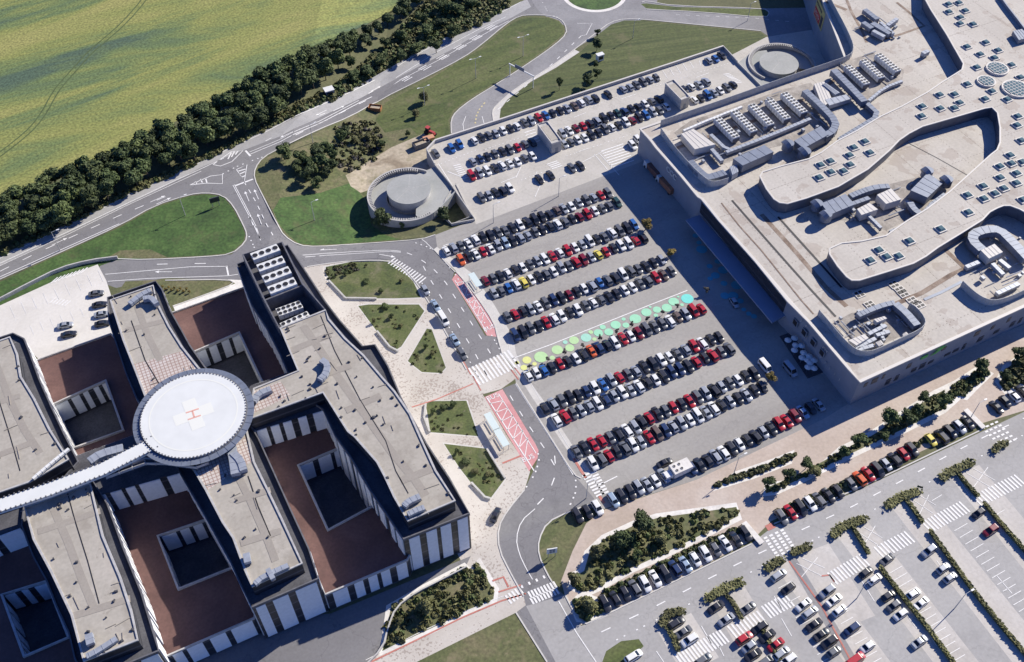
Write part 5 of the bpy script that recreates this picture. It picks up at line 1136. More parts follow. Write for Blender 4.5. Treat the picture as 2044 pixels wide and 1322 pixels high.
def car_meshes(ty, k):
    if (ty, k) in CM: return CM[ty, k]
    L, hw, H_, zb, xr0, xr1, xf1, xf0 = TYPES[ty]
    mb = MB(); st_ = [(-L/2, .72, .80), (-L/2+.18, .93, .97), (xr0+.1, 1.0, 1.0), (0, 1.0, 1.0), (xf0, 1.0, .97), (L/2-.45, .96, .86), (L/2-.12, .86, .76), (L/2, .68, .64)]
    rings = []
    for x, wf, zf in st_:
        w_ = hw*wf; z_ = zb*zf; rings.append([(x, -w_, .28), (x, -w_, z_*.72), (x, -w_*.95, z_*.94), (x, -w_*.8, z_), (x, 0, z_+.03), (x, w_*.8, z_), (x, w_*.95, z_*.94), (x, w_, z_*.72), (x, w_, .28)])
    n = len(rings[0])
    for r in rings: mb.v += r
    for i in range(len(rings)-1):
        for j in range(n): 
            a = i*n+j; b_ = i*n+(j+1) % n; mb.f.append((a, b_, b_+n, a+n)[::-1]); mb.m.append(0)
    mb.f.append(tuple(range(n))[::-1]); mb.m.append(0); mb.f.append(tuple(range((len(rings)-1)*n, len(rings)*n))); mb.m.append(0)
    wr = hw*.74; wb = hw*.93; zb2 = zb*.97
    Bq = [(xr0, -wb, zb2), (xf0, -wb, zb2), (xf0, wb, zb2), (xr0, wb, zb2)]; Rq = [(xr1, -wr, H_-.04), (xf1, -wr, H_-.04), (xf1, wr, H_-.04), (xr1, wr, H_-.04)]
    mid = [(xr1+.15, -wr*.85, H_), (xf1-.2, -wr*.85, H_), (xf1-.2, wr*.85, H_), (xr1+.15, wr*.85, H_)]
    for Aq, Cq in ((Bq, Rq), (Rq, mid)):
        for i in range(4): mb.face([Aq[i], Aq[(i+1) % 4], Cq[(i+1) % 4], Cq[i]])
    mb.face(mid)
    body = mb.mesh('body', [PM[k]]); body.polygons.foreach_set('use_smooth', [True]*len(body.polygons))
    try: body.set_sharp_from_angle(angle=R(28))
    except Exception: pass
    key = ('g', ty)
    if key not in CM:
        def pane(i, su, sv0, sv1):
            A_, B_, C_, D_ = [Vector(p) for p in (Bq[i], Bq[(i+1) % 4], Rq[(i+1) % 4], Rq[i])]
            f_ = lambda u, v_: A_.lerp(B_, u).lerp(D_.lerp(C_, u), v_)
            nrm = (B_-A_).cross(D_-A_).normalized()*.025; g_ = MB(); g_.face([f_(su, sv0)+nrm, f_(1-su, sv0)+nrm, f_(1-su, sv1)+nrm, f_(su, sv1)+nrm]); return g_
        gl = [pane(1, .06, .08, .95).mesh('windscreen', [M['glass']]), pane(3, .08, .12, .92).mesh('rear_window', [M['glass']])]
        for i in (0, 2):
            g_ = pane(i, .05, .12, .9); gl.append(g_.mesh('side_window', [M['glass']]))
        w_ = MB(); w_.tube((0, -.11, 0), (0, .11, 0), .32, .32, 10); CM[key] = (gl, w_.mesh('wheel', [M['tyre']]), [(x, y, .32) for x in (-L*.3, L*.31) for y in (-hw+.08, hw-.08)])
    CM[ty, k] = body; return body
cars = []
def car(x, y, k, head, label, group, ty=None, zpx=.7, deck=False):
    # pixel of the car's middle, at body height
    q0 = G(x, y); h0 = hgt(*q0); q = Wz(x, y, h0+zpx); cars.append(dict(p=(q[0], q[1], h0+.05), k=k, head=head, label=label, group=group, ty=ty, s=y))
NUM = ['first','second','third','fourth','fifth','sixth','seventh','eighth','ninth','tenth','eleventh','twelfth','thirteenth','fourteenth','fifteenth','sixteenth','seventeenth','eighteenth','nineteenth','twentieth','twenty-first','twenty-second','twenty-third','twenty-fourth']
BD = AX-R(90)
TY = ['hatchback']*5+['saloon']*2+['estate car']*1+['off roader']*3+['people carrier']*1
rc_ = random.Random(3)
def row(where, p0, p1, s, group, head=BD, jit=.25, start=0):
    n = len(s); g0 = 0
    for i, k in enumerate(s):
        f = i/(n-1) if n > 1 else 0; x = p0[0]+(p1[0]-p0[0])*f; y = p0[1]+(p1[1]-p0[1])*f
        if k == '.': continue
        ty = rc_.choice(TY); hd = head+rc_.uniform(-.035, .035)+(math.pi if rc_.random() < .35 else 0)
        car(x+rc_.uniform(-1, 1)*jit*2, y+rc_.uniform(-1, 1)*jit*6, k, hd, '%s %s, %s from left in %s' % (PAINT[k][0], ty, NUM[i+start], where), group, ty)
g1 = 'cars parked in the rows of the big car park'
row('the top row, big car park', (890.3,500.7), (1214,384), 'WSGWWKKGGKWKKKKMSWSGSRG', g1)
row('row two from the top, big car park', (919.8,517.4), (1231.3,403.9), 'OKWRWSLKSSGKKWGKDRWGGT', g1)
row('row three from the top, big car park', (968.8,560.9), (1266,449), 'DGKWKWGSWRWRWSWKGWGKB', g1)
row('row four from the top, big car park', (985.4,585), (1284,473.5), 'SGBWYWKGWSGRDSYRKWWRK', g1)
row('row five from the top, big car park', (1012.6,633.5), (1320,519), 'GRKSWGNKDKWSBGKWGGKKS', g1)
row('row six from the top, big car park', (1027.8,668.3), (1340,540.5), 'NKGKRWWKWGWGKKWWGGRMG', g1)
row('the single row beside the painted circles', (1054.8,750.8), (1400.4,614.8), 'WWBKRKWKONKWRWDGGGWMSRR', g1)
row('row eight from the top, big car park', (1088,814.4), (1435,670.8), 'KSGKKNWBSRGSKKWWGSRWKK', g1)
row('row nine from the top, big car park', (1110.8,838.6), (1456,695), 'WRGSSWNSWSWKWKNNKRKRGG', g1)
row('the left part of the tenth row', (1150.3,900.5), (1268.3,853.6), 'GKRRGKWS', g1)
row('the right part of the tenth row', (1280,840), (1505,744.5), 'KRKGRKRGSKSGWKK', g1)
row('row eleven from the top, big car park', (1182.8,923.2), (1521.6,773), 'WGRKGWSRMNSSWWSWKSKSKK', g1)
row('the far left of the bottom row', (1152.6,1028), (1192.7,1014), 'KKW', g1)
row('the left part of the bottom row', (1224,998.4), (1325,949.6), 'LKKSSWS', g1)
row('the right part of the bottom row', (1381,936), (1634,807), 'NKKSWKWKKSKRRDLKS', g1)
car(1326.7,923.5,'K',AX,'black saloon parked sideways above the bottom row next to the food truck',g1,'saloon')
g2 = 'cars parked on the upper deck'
row('the row along the deck wall, alone in the corner', (870,304), (871,304), 'G', g2)
row('the row along the deck wall, in the blue pair', (901.8,295.7), (917.4,287), 'BB', g2)
row('the long row along the deck wall', (947,280), (1188.8,194.8), 'WKGSWKWGSRBKKSMWSK', g2)
row('the deck wall row, standing alone', (1214,188), (1215,188), 'K', g2)
row('the group of six by the deck wall', (1244,177), (1310.6,154), 'SSGGSG', g2)
row('the trio at the far corner of the deck', (1415,120.9), (1440.7,110.3), 'SBK', g2)
row('the upper row left of the stair tower', (943.5,321.8), (1062,283.5), 'SNKGKGRGK', g2)
row('the lower row left of the stair tower', (941.8,349.7), (1062.8,311.4), 'RSWKWWWGW', g2)
row('the upper row between the stair towers', (1122.6,266.2), (1315,196.6), 'SWDRKSKKTNKKWGK', g2)
row('the lower row between the stair towers', (1126,288.8), (1330.6,214), 'SGWWKKGWKWDKBSGW', g2)
row('the four beyond the second stair tower', (1365,177), (1409,164), 'KWSS', g2)
row('the deck row past both stair towers', (1386.3,199.6), (1463.4,169.3), 'WKBSWGK', g2)
row('the loose pair south of the deck rows', (1076.7,356.6), (1098.4,349.7), 'KK', g2)
row('the loose pair near the deck barrier', (1140.9,334), (1158.3,328.8), 'GK', g2)
row('the pair against the shopping centre corner', (1262.7,288.8), (1273,280), 'WW', g2)
row('the group of five beside the light well', (961,393), (1017.5,375.8), 'GSKKW', g2)
g3 = 'cars along the drop off street'
for x, y, k, ty, lb in ((848.6,578.7,'S','hatchback','silver hatchback at the top of the drop off street'), (869,609.5,'L','saloon','pale blue saloon parked just above the white van'), (884.6,637,'W','van','white van parked along the drop off street'), (907.5,678,'L','saloon','pale blue saloon below the white van'), (922,705.4,'G','estate car','grey estate car lowest in the drop off street line')): car(x, y, k, R(-62), lb, g3, ty)
car(989,1028,'K',R(68),'lone black saloon on the pale pavement near the hospital corner',g3,'saloon')
g4 = 'cars parked along the lower road'
row('the row of fifteen above the lower road', (1207.4,1205), (1488.4,1065.7), 'KKKGWWKNLWWGWKK', g4)
row('the seven right of the lower crossing', (1559.8,1031), (1672.9,979.3), 'GRKWGKK', g4)
row('the eight before the tree bed', (1698.7,966.4), (1820.3,897.5), 'GORKSKRK', g4)
car(1858,878,'Y',BD,'small yellow hatchback alone beside the tree bed',g4,'hatchback')
row('the last group beside the right bench', (1879,871), (1932,845), 'KKSK', g4)
row('the four at the right frame edge', (1989,813), (2042,782), 'KKWK', g4)
g5 = 'cars scattered in the lower car park'
LD = R(33)
low = [(1554.4,1148,'S','the hedge next to the footpath'),(1573.4,1174.8,'K','the silver car by the footpath hedge'),(1604,1207,'W','the zebra, heading the left footpath line'),(1617,1222.5,'S','the white car heading the footpath line'),(1625,1247,'K','the footpath, third down'),(1640,1266,'K','the footpath, fourth down'),(1655.4,1281.5,'K','the footpath, fifth down'),(1665,1300.6,'G','the footpath, sixth down'),
(1651.5,1180.5,'S','the top of the line right of the footpath'),(1665,1197.7,'W','the silver car right of the footpath'),(1676,1218.7,'W','the middle of the line right of the footpath'),(1701,1255,'N','the red tiled line'),(1731.6,1291,'W','the lower end of the footpath, far right'),
(1516,1253,'K','the red car on the left of the cluster'),(1485.7,1274,'R','the zebra at the cluster'),(1531.5,1270,'K','the middle of the cluster'),(1495,1291,'S','the red car, just below it'),(1548.6,1287,'R','the cluster on its right side'),(1503,1308,'K','the cluster near the bottom edge'),(1560,1304,'S','the small red car, just below it'),(1529.6,1319.7,'G','the bottom edge in the cluster'),(1573,1318,'W','the bottom edge right of the cluster'),
(1429,1211.9,'K','the hedge left end, a big dark one'),(1449.5,1237,'S','the zebra, under the big dark car'),(1493,1214,'G','the hedge stem, alone'),(1350,1243.8,'K','the round bush hedge'),(1363.9,1262,'G','the round bush hedge, second down'),(1376.4,1278,'W','the round bush hedge, third down'),(1403.8,1317,'G','the bottom edge, middle'),(1264.5,1310,'W','the round grass island'),
(1770.4,1116.9,'G','the zebra end of the middle hedge'),(1729,1142.5,'K','the middle hedge, left of the white car'),(1746.4,1156,'W','the middle hedge, left side'),(1773.8,1188.8,'K','the middle hedge, top of the trio'),(1784,1209,'G','the middle hedge, centre of the trio'),(1797.8,1226.5,'W','the middle hedge, bottom of the trio'),(1823.5,1185,'W','the middle hedge, right side upper'),(1838.9,1204,'W','the middle hedge, right side lower'),
(1854.3,1099.7,'S','the top of the long hedge, alone'),(1883.4,1134,'S','the long hedge, upper of a pair'),(1897,1152.8,'S','the long hedge, lower of a pair'),(1953.6,1024,'K','the far right hedge top'),(1977.6,1058.6,'D','the far right hedge, alone'),(1835.4,1281,'S','the bottom right, alone by the hedge')]
for x, y, k, lb in low:
    ty = rc_.choice(['saloon', 'estate car', 'hatchback', 'off roader', 'saloon']); car(x, y, k, LD+rc_.uniform(-.04, .04)+(math.pi if rc_.random() < .5 else 0), '%s %s beside %s' % (PAINT[k][0], ty, lb), g5, ty)
car(1707,1318,'R',LD,'red van cut by the bottom edge beside the footpath',g5,'van')
g6 = 'cars in the hospital car park'
for x, y, k, lb, hd in ((130,649,'S','left of the hospital wing, upper of the pair',R(14)),(137,667,'K','left of the hospital wing, lower of the pair',R(14)),(191.8,585.5,'G','the hospital wing, topmost of four',R(12)),(198.6,607.8,'K','the hospital wing, second of four',R(12)),(203,627,'S','the hospital wing, third of four',R(12)),(204,645.5,'K','the hospital wing, lowest of four',R(12)),(8,682,'L','the left frame edge',R(14))):
    car(x, y, k, hd, '%s car beside %s' % (PAINT[k][0], lb), g6, 'saloon')
g7 = 'vehicles in the shade of the shopping centre'
car(1528,733,'W',BD,'white delivery van in the deep shade beside the small yellow tree',g7,'van'); car(1577,738,'S',BD,'silver van in the deep shade near the cafe terrace',g7,'van'); car(1466,604,'S',R(-70),'silver hatchback crossing the shaded painted circles',g7,'hatchback')
for c in cars:
    if len(c['label'].replace('-', ' ').split()) > 16: print('LONG', c['label'])
cars.sort(key=lambda c: -c['s'])
for i, c in enumerate(cars[:299]):
    body = car_meshes(c['ty'], c['k']); gl, wh, wp = CM['g', c['ty']]
    e = empty({'van': 'parked_van'}.get(c['ty'], 'parked_car'), c['p'], c['head'], label=c['label'], cat='van' if c['ty'] == 'van' else 'car', group=c['group'])
    link('body', body, e)
    for g_ in gl: link(g_.name.split('.')[0], g_, e)
    for p in wp: link('wheel', wh, e, p)
mb = MB(); kk = list(PM); mats = [PM[k] for k in kk]+[M['glass'], M['tyre']]
for c in cars[299:]:
    body = car_meshes(c['ty'], c['k']); gl, wh, wp = CM['g', c['ty']]; co, si = math.cos(c['head']), math.sin(c['head'])
    for me, o, mi in [(body, (0,0,0), kk.index(c['k']))]+[(g_, (0,0,0), len(kk)) for g_ in gl]+[(wh, p, len(kk)+1) for p in wp]:
        n = len(mb.v)
        for v_ in me.vertices:
            x, y, z = v_.co.x+o[0], v_.co.y+o[1], v_.co.z+o[2]; mb.v.append((c['p'][0]+x*co-y*si, c['p'][1]+x*si+y*co, c['p'][2]+z))
        for p in me.polygons: mb.f.append(tuple(n+i for i in p.vertices)); mb.m.append(mi)
print('cars', len(cars))
tag(mb.build('parked_cars', mats), 'the remaining smaller parked cars on the deck and in the far rows', 'cars', kind='stuff')
# trucks against the grey wall, food truck
def truck(x, y, rz, L, label, ccol, bcol, h=2.6):
    q = G3(x, y); e = empty('truck', q, rz, label=label, cat='truck', group=None)
    mb = MB(); mb.box((L/2-1.0, 0, 1.35), (2.0, 2.2, 2.1), 0, 0, .92); mb.build('cab', plain('cab_paint', ccol, .4), e)
    mb = MB(); mb.box((L/2-.15, 0, 1.8), (.35, 1.9, .8)); mb.build('windscreen', M['glass'], e)
    mb = MB(); mb.box((-1.1, 0, h/2+.5), (L-2.4, 2.35, h-.6)); mb.box((-1.1, 0, h+.25), (L-2.9, 1.7, .12)); mb.build('load_body', plain('load_paint', bcol, .7, var=.2, scale=1), e)
    for x_ in (L/2-1.1, -L/2+1.3):
        for s in (-1, 1): mb = MB(); mb.tube((x_, s*1.0-.15, .48), (x_, s*1.0+.15, .48), .48, .48, 12); mb.build('wheel', M['tyre'], e)
    return e
truck(1302,344,BD+math.pi,8.5,'truck with white cab and brown load against the grey wall, northern', (.6,.62,.62), (.16,.08,.06)); truck(1328,374,BD+math.pi,9.5,'truck with white cab and orange brown load against the grey wall, southern', (.6,.62,.62), (.30,.13,.07))
q = G3(1352,943); e = empty('food_truck', q, AX, label='white box truck with four round roof vents among the bottom row cars', cat='truck')
mb = MB(); mb.box((.8,0,1.55),(5.6,3.2,2.1)); mb.build('body', M['white_conc'], e); mb = MB(); mb.box((-3.2,-.2,1.1),(2.2,2.2,1.5),0,0,.9); mb.build('cab', M['white'], e)
for a_ in (-.9, .6):
    for b_ in (-.7, .7): mb = MB(); mb.tube((a_,b_,2.6),(a_,b_,2.72),.42,.42,12,0); mb.tube((a_,b_,2.7),(a_,b_,2.74),.3,.3,12,1); mb.build('roof_vent', [M['rim'], M['black']], e)
for x_ in (-2.8, 2.3):
    for s in (-1, 1): mb = MB(); mb.tube((x_, s*1.2-.15, .45), (x_, s*1.2+.15, .45), .45, .45, 12); mb.build('wheel', M['tyre'], e)

# ================================================================ trees and shrubs
def leafmat(name, cols, sc=.5):
    m, t, b, mp, v = noisy(name, cols, sc, .3, 2.5, rough=.8, detail=3)
    oi = t.nodes.new('ShaderNodeObjectInfo'); r = t.nodes.new('ShaderNodeMapRange'); r.inputs['To Min'].default_value = .72; r.inputs['To Max'].default_value = 1.3; t.links.new(oi.outputs['Random'], r.inputs['Value'])
    v2 = t.nodes.new('ShaderNodeVectorMath'); v2.operation = 'SCALE'; t.links.new(v.outputs[0], v2.inputs[0]); t.links.new(r.outputs[0], v2.inputs['Scale']); t.links.new(v2.outputs[0], b.inputs['Base Color']); return m
M['leaf_dark'] = leafmat('dark_foliage', [(.026,.045,.013), (.052,.078,.022), (.084,.108,.034)])
M['leaf_mid'] = leafmat('mid_foliage', [(.04,.058,.016), (.070,.096,.028), (.105,.13,.042)])
M['leaf_olive'] = leafmat('olive_foliage', [(.065,.07,.025), (.115,.115,.042), (.17,.165,.07)])
M['leaf_yellow'] = leafmat('autumn_foliage', [(.12,.09,.02), (.20,.15,.035), (.28,.21,.06)])
M['leaf_grey'] = leafmat('bare_twigs', [(.05,.048,.042), (.09,.08,.065), (.13,.12,.10)])
M['bark'] = plain('bark', (.09,.07,.05), .9, var=.2, scale=2)
def crown_mesh(seed, r, h, nblob, nleaf, ls, mat, flat=.8):
    rnd = random.Random(seed); mb = MB(); bl = []
    for i in range(nblob):
        a = rnd.uniform(0, 2*math.pi); d_ = r*.62*math.sqrt(rnd.random()); z = h*rnd.uniform(.2, .85)-(d_/r)**2*h*.2; bl.append((d_*math.cos(a), d_*math.sin(a), z, r*rnd.uniform(.3, .5)))
    bl.append((0, 0, h*.55, r*.55))
    for (x, y, z, br_) in bl:
        # inner lumpy core
        n = len(mb.v); rings = 4; seg = 7
        for i in range(rings+1):
            th_ = math.pi*i/rings
            for j in range(seg):
                ph = 2*math.pi*j/seg+i*.3; k = br_*.84*rnd.uniform(.85, 1.1); mb.v.append((x+k*math.sin(th_)*math.cos(ph), y+k*math.sin(th_)*math.sin(ph), z+k*flat*math.cos(th_)))
        for i in range(rings):
            for j in range(seg): mb.f.append((n+i*seg+j, n+(i+1)*seg+j, n+(i+1)*seg+(j+1) % seg, n+i*seg+(j+1) % seg)); mb.m.append(0)
    per = nleaf//len(bl)
    for (x, y, z, br_) in bl:
        for i in range(per):
            v_ = Vector((rnd.gauss(0, 1), rnd.gauss(0, 1), rnd.gauss(.25, 1))).normalized(); k = br_*rnd.uniform(.82, 1.14)
            c = Vector((x, y, z))+Vector((v_.x*k, v_.y*k, v_.z*k*flat)); nr = (v_+Vector((rnd.gauss(0, .5), rnd.gauss(0, .5), rnd.gauss(0, .5)))).normalized()
            t_ = nr.orthogonal().normalized(); t_.rotate(__import__('mathutils').Quaternion(nr, rnd.uniform(0, 6.28))); u_ = nr.cross(t_); s = ls*rnd.uniform(.6, 1.3)
            mb.face([c-t_*s*.5-u_*s*.3, c+t_*s*.2-u_*s*.5, c+t_*s*.6+u_*s*.2, c-t_*s*.1+u_*s*.5])
    me = mb.mesh('crown', [M[mat]]); return me
def trunk_mesh(h, r):
    mb = MB(); mb.tube((0, 0, -.3), (.1, .05, h*.5), r, r*.65, 7); mb.tube((.1, .05, h*.48), (0, 0, h*.85), r*.6, r*.2, 6)
    for i in range(4): a = i*1.6; mb.tube((.08, .04, h*(.4+.08*i)), (math.cos(a)*h*.22, math.sin(a)*h*.22, h*(.65+.05*i)), r*.35, r*.1, 5)
    return mb.mesh('trunk', [M['bark']])
BELT = [crown_mesh(i, 3.6, 6.2, 9, 1300, .62, 'leaf_dark' if i % 3 else 'leaf_mid') for i in range(6)]
TRK = trunk_mesh(5.5, .22)
def tree(x, y, r, h, cm, label, cat='tree', group=None, base=None, name='tree', ground=True):
    # x,y: pixel of the crown's middle
    q0 = G(x, y); z0 = hgt(*q0); zc = z0+h*.6; q = Wz(x, y, zc); z0 = hgt(*q)
    e = empty(name, (q[0], q[1], z0), random.uniform(0, 6.28), label=label, cat=cat, group=group); sc = r/3.6
    c = link('crown', cm, e, (0, 0, max(0, h-6.2*h/8.2))); c.scale = (sc, sc, h/8.2); t_ = link('trunk', TRK, e); t_.scale = (sc, sc, h/7.5); return e
up = [(-60,440),(0,399),(20,383),(86,342),(154,320),(205,303),(257,276),(308,245),(342,238),(380,214),(449,173),(480,160),(561,122),(633,84),(700,63),(735,43),(797,8),(830,-25)]
lo = [(-60,520),(0,488),(60,470),(137,432),(215,385),(290,350),(345,325),(400,300),(450,262),(520,240),(580,200),(637,160),(680,125),(720,100),(760,75),(800,40),(850,5),(880,-30)]
lo = [(a, b-(9 if a < 560 else 15)) for a, b in lo]
rt = random.Random(11); placed = []
tries = 0
while tries < 9000 and len(placed) < 190:
    tries += 1; f = rt.random()*(len(up)-1); i = int(f); f -= i; s = rt.random()
    a = (up[i][0]+(up[i+1][0]-up[i][0])*f, up[i][1]+(up[i+1][1]-up[i][1])*f+12); b_ = (lo[i][0]+(lo[i+1][0]-lo[i][0])*f, lo[i][1]+(lo[i+1][1]-lo[i][1])*f)
    x, y = a[0]+(b_[0]-a[0])*s, a[1]+(b_[1]-a[1])*s; q = G(x, y)
    if x > 690 and rt.random() < (.12 if x < 800 else .5): continue
    if all(math.dist(q, p) > 4.6 for p in placed): placed.append(q); k_ = 1.0 if x < 690 else .72; tree(x, y, rt.uniform(3.3, 4.9)*k_, rt.uniform(6.5, 9.5)*k_, rt.choice(BELT), 'dark green tree in the dense belt between the yellow field and the main road', group='trees of the belt along the field')
SM = crown_mesh(20, 3.6, 6.2, 7, 900, .62, 'leaf_dark'); OL = crown_mesh(21, 3.6, 6.2, 8, 1000, .6, 'leaf_olive'); YE = crown_mesh(22, 3.6, 6.2, 6, 600, .6, 'leaf_yellow'); GR = crown_mesh(23, 3.6, 6.2, 5, 260, .5, 'leaf_grey'); MD = crown_mesh(24, 3.6, 6.2, 8, 1000, .6, 'leaf_mid')
for i, (x, y) in enumerate([(770,85),(800,70),(830,95),(855,60),(880,45),(905,60),(915,20),(940,5),(870,90),(840,35),(760,120),(800,110),(880,10),(900,15),(925,-12),(735,140),(705,150),(700,120)]):
    tree(x, y, rt.uniform(2.2, 3.4), rt.uniform(4, 6), rt.choice(BELT), 'scattered dark tree in the scrub between the field and the upper main road', group='scattered trees in the scrub')
T_ = [(1193,64,1.4,3.5,SM,'small dark tree at the lawn tip beside the exit road'),(1192,89,2.2,5,SM,'round dark tree above the white cabin on the deck lawn'),(1190,128,1.3,4,SM,'tiny dark tree just below the white cabin'),(1193,145,2.0,4.5,SM,'small dark tree below the tiny one near the deck wall'),(1171,158,2.4,5,SM,'broad dark tree on the lawn above the deck wall'),(1117,166,1.4,5.5,SM,'slim dark conifer alone on the deck lawn'),
(848,192,2.2,4.5,OL,'small olive tree beside the lamp on the long lawn'),(829,226,1.8,3,OL,'low olive bush under the lawn lamp'),(814,266,1.0,2.5,MD,'tiny bush beside the dirt patch'),(762,286,1.7,3.5,SM,'small dark tree on the dirt bank above the ramp'),(708,278,2,3,OL,'olive bush on the dry bank, lower left'),(688,262,2.4,3.6,SM,'dark bush on the dry bank, upper left'),(733,272,1.8,2.5,OL,'olive bush on the dry bank, right'),
(763,440,3.4,6.5,MD,'big rounded green tree at the foot of the spiral ramp'),(804,450,1.2,2.8,MD,'small green tree right of the big one below the ramp'),(884,432,2.6,5.5,SM,'dark tree in the shade between ramp and light well'),
(1285,1042,3.2,6.5,SM,'large dark tree standing above the big planted bed'),(1244,1078,2.7,5,SM,'dark tree in the middle of the big planted bed'),(1322,1076,1.9,3,OL,'olive bush right of centre in the big planted bed'),(1270,1106,1.5,3,MD,'small green bush near the lower edge of the big bed'),(1194,1098,2.4,4,OL,'olive tree at the left side of the big bed'),(1178,1208,2.4,4.5,OL,'olive tree at the corner beside the lower road'),(1147,1156,2.0,4,OL,'olive tree at the western tip of the big bed'),
(1534,962,1.9,5,SM,'slender dark tree at the left end of the long tree bed'),(1574,946,1.9,5.5,SM,'tall dark tree second in the long tree bed'),(1612,926,2.0,4.2,SM,'round dark tree third in the long tree bed'),(1684,904,1.7,4.2,SM,'small dark tree fourth in the long tree bed'),(1714,877,2.4,4.8,SM,'round dark tree fifth in the long tree bed'),(1777,835,2.8,5.5,SM,'big dark tree in the denser group of the bed'),(1815,834,2.7,5.5,SM,'big dark tree right of the densest group'),(1830,820,2.0,5,SM,'dark tree hidden behind the dense group'),(1846,795,2.0,5,SM,'dark tree nearest the wall in the bed'),(1882,800,2.5,5.5,SM,'wide dark tree at the right end of the bed'),(1768,870,1.5,2.8,MD,'low green bush beneath the dense tree group'),(1630,940,2.2,2.4,OL,'low olive bush in the long tree bed'),
(1958,731,2.4,4.8,SM,'round dark tree at the top of the triangular bed'),(2035,703,2.4,4.8,SM,'dark tree at the far right edge by the wall'),(2008,748,1.7,3,MD,'green bush in the far right bed'),
(1290,447,2.6,4.5,YE,'yellowing tree in the shade at the end of the third row'),(1339,505,1.8,3,YE,'yellow green tree in the shade beside the upper shaded crossing'),(1411,578,1.3,3,GR,'thin brownish tree in the shade beside the painted circles'),(1537,752,2.0,3.6,YE,'golden tree in the shade beside the white delivery van'),
(848,1206,2.6,4.5,OL,'light olive tree in the shrub slope south of the hospital'),(796,1238,1.3,3,OL,'small olive tree at the western edge of the shrub slope'),
(135,870,0,0,None,'')]
for x, y, r, h, cm_, lb in T_:
    if cm_: tree(x, y, r, h, cm_, lb)
for i, (x, y) in enumerate([(600,312),(613,320),(634,300),(651,296),(664,310),(610,346),(661,330),(569,300),(681,272),(630,362),(648,342),(590,330),(622,335),(640,322)]):
    tree(x, y, rt.uniform(1.8, 3.2), rt.uniform(4, 6.5), rt.choice((SM, SM, MD)), 'dark tree in the small grove on the lawn beside the junction', group='trees of the small grove')
for i, (x, y) in enumerate([(1057,731),(1093,716),(1127,702),(1163,689),(1198,674),(1231,661),(1261,647),(1292,636),(1323,623),(1352,610)]):
    tree(x, y, .95, 2.4, GR, 'bare grey sapling in front of the cars beside the painted circles, %s from the left' % NUM[i], group='bare saplings beside the painted circles')
for i in range(12):
    x = 312+(i % 6)*12+(i//6)*6; tree(x, 571+(i % 6)*1.2+(i//6)*5, .55, 1.1, YE, 'small clipped yellow shrub planted in the double row by the northern path', 'shrub', 'yellow shrubs in a double row', name='shrub')
for i, (x, y) in enumerate([(865,820),(885,812),(905,806),(760,580),(690,545),(730,560),(800,560),(780,630),(800,650),(770,610),(850,690),(862,705),(930,920),(950,940),(912,900),(975,945),(745,640)]):
    tree(x, y, rt.uniform(.7, 1.3), rt.uniform(1, 2), rt.choice((OL, MD)), 'small shrub growing on the plaza garden lawns', 'shrub', 'small shrubs on the plaza gardens', name='shrub')
# shrub cover: clumps of leaf cards over a bed
def cover(name, poly, n, size, mat, label, cat, hh=.9, seed=1, gaps=.15, kind='stuff'):
    p = gp(poly); rnd = random.Random(seed); xs = [q[0] for q in p]; ys = [q[1] for q in p]; mb = MB(); k = 0; tr = 0
    while k < n and tr < n*30:
        tr += 1; x, y = rnd.uniform(min(xs), max(xs)), rnd.uniform(min(ys), max(ys))
        if not pin(p, x, y): continue
        k += 1; s = size*rnd.uniform(.5, 1.35); h = hh*rnd.uniform(.5, 1.3); z0 = hgt(x, y); mi = rnd.choice((0, 0, 1, 2))
        for j in range(16):
            v_ = Vector((rnd.gauss(0, 1), rnd.gauss(0, 1), abs(rnd.gauss(.3, .8)))).normalized(); c = Vector((x+v_.x*s, y+v_.y*s, z0+v_.z*h)); nr = (v_+Vector((rnd.gauss(0, .35), rnd.gauss(0, .35), rnd.gauss(0, .35)))).normalized()
            t_ = nr.orthogonal().normalized(); u_ = nr.cross(t_); q_ = s*.55; mb.face([c-t_*q_-u_*q_*.7, c+t_*q_*.7-u_*q_, c+t_*q_+u_*q_*.6, c-t_*q_*.6+u_*q_], mi)
    o = mb.build(name, [M[a_] for a_ in mat]); return tag(o, label, cat, kind=kind)
cover('shrub_bed', BED['big'], 190, .72, ('leaf_olive','leaf_olive','leaf_mid'), 'dense olive and green shrubs filling the big planted bed', 'shrubs', .45, 1)
cover('shrub_bed', BED['lens'], 120, .65, ('leaf_olive','leaf_olive','leaf_mid'), 'low shrubs in the long lens shaped strip on the promenade', 'shrubs', .9, 2)
cover('shrub_bed', BED['long'], 190, .5, ('leaf_olive','leaf_olive','leaf_dark'), 'patchy shrubs in the long tree bed beside the promenade', 'shrubs', .45, 3)
cover('shrub_bed', BED['tri'], 90, .7, ('leaf_olive','leaf_mid','leaf_dark'), 'shrubs filling the triangular white edged bed', 'shrubs', .9, 4)
cover('shrub_bed', BED['far'], 100, .7, ('leaf_olive','leaf_mid','leaf_mid'), 'shrubs in the bed at the far right edge', 'shrubs', .9, 5)
cover('shrub_bed', BED['strip'], 190, .6, ('leaf_olive','leaf_mid','leaf_dark'), 'narrow hedge strip behind the row of fifteen cars', 'shrubs', .7, 6)
cover('shrub_bed', BED['strip2'], 240, .55, ('leaf_olive','leaf_olive','leaf_mid'), 'narrow hedge strip behind the cars right of the crossing', 'shrubs', .6, 7)
cover('shrub_bed', BED['low'], 70, .7, ('leaf_olive','leaf_olive','leaf_mid'), 'small shrub corner where the lower road begins', 'shrubs', .7, 8)
cover('shrub_slope', BED['south'], 190, .7, ('leaf_olive','leaf_mid','leaf_olive'), 'mixed green and straw coloured shrubs south of the hospital', 'shrubs', .45, 9)
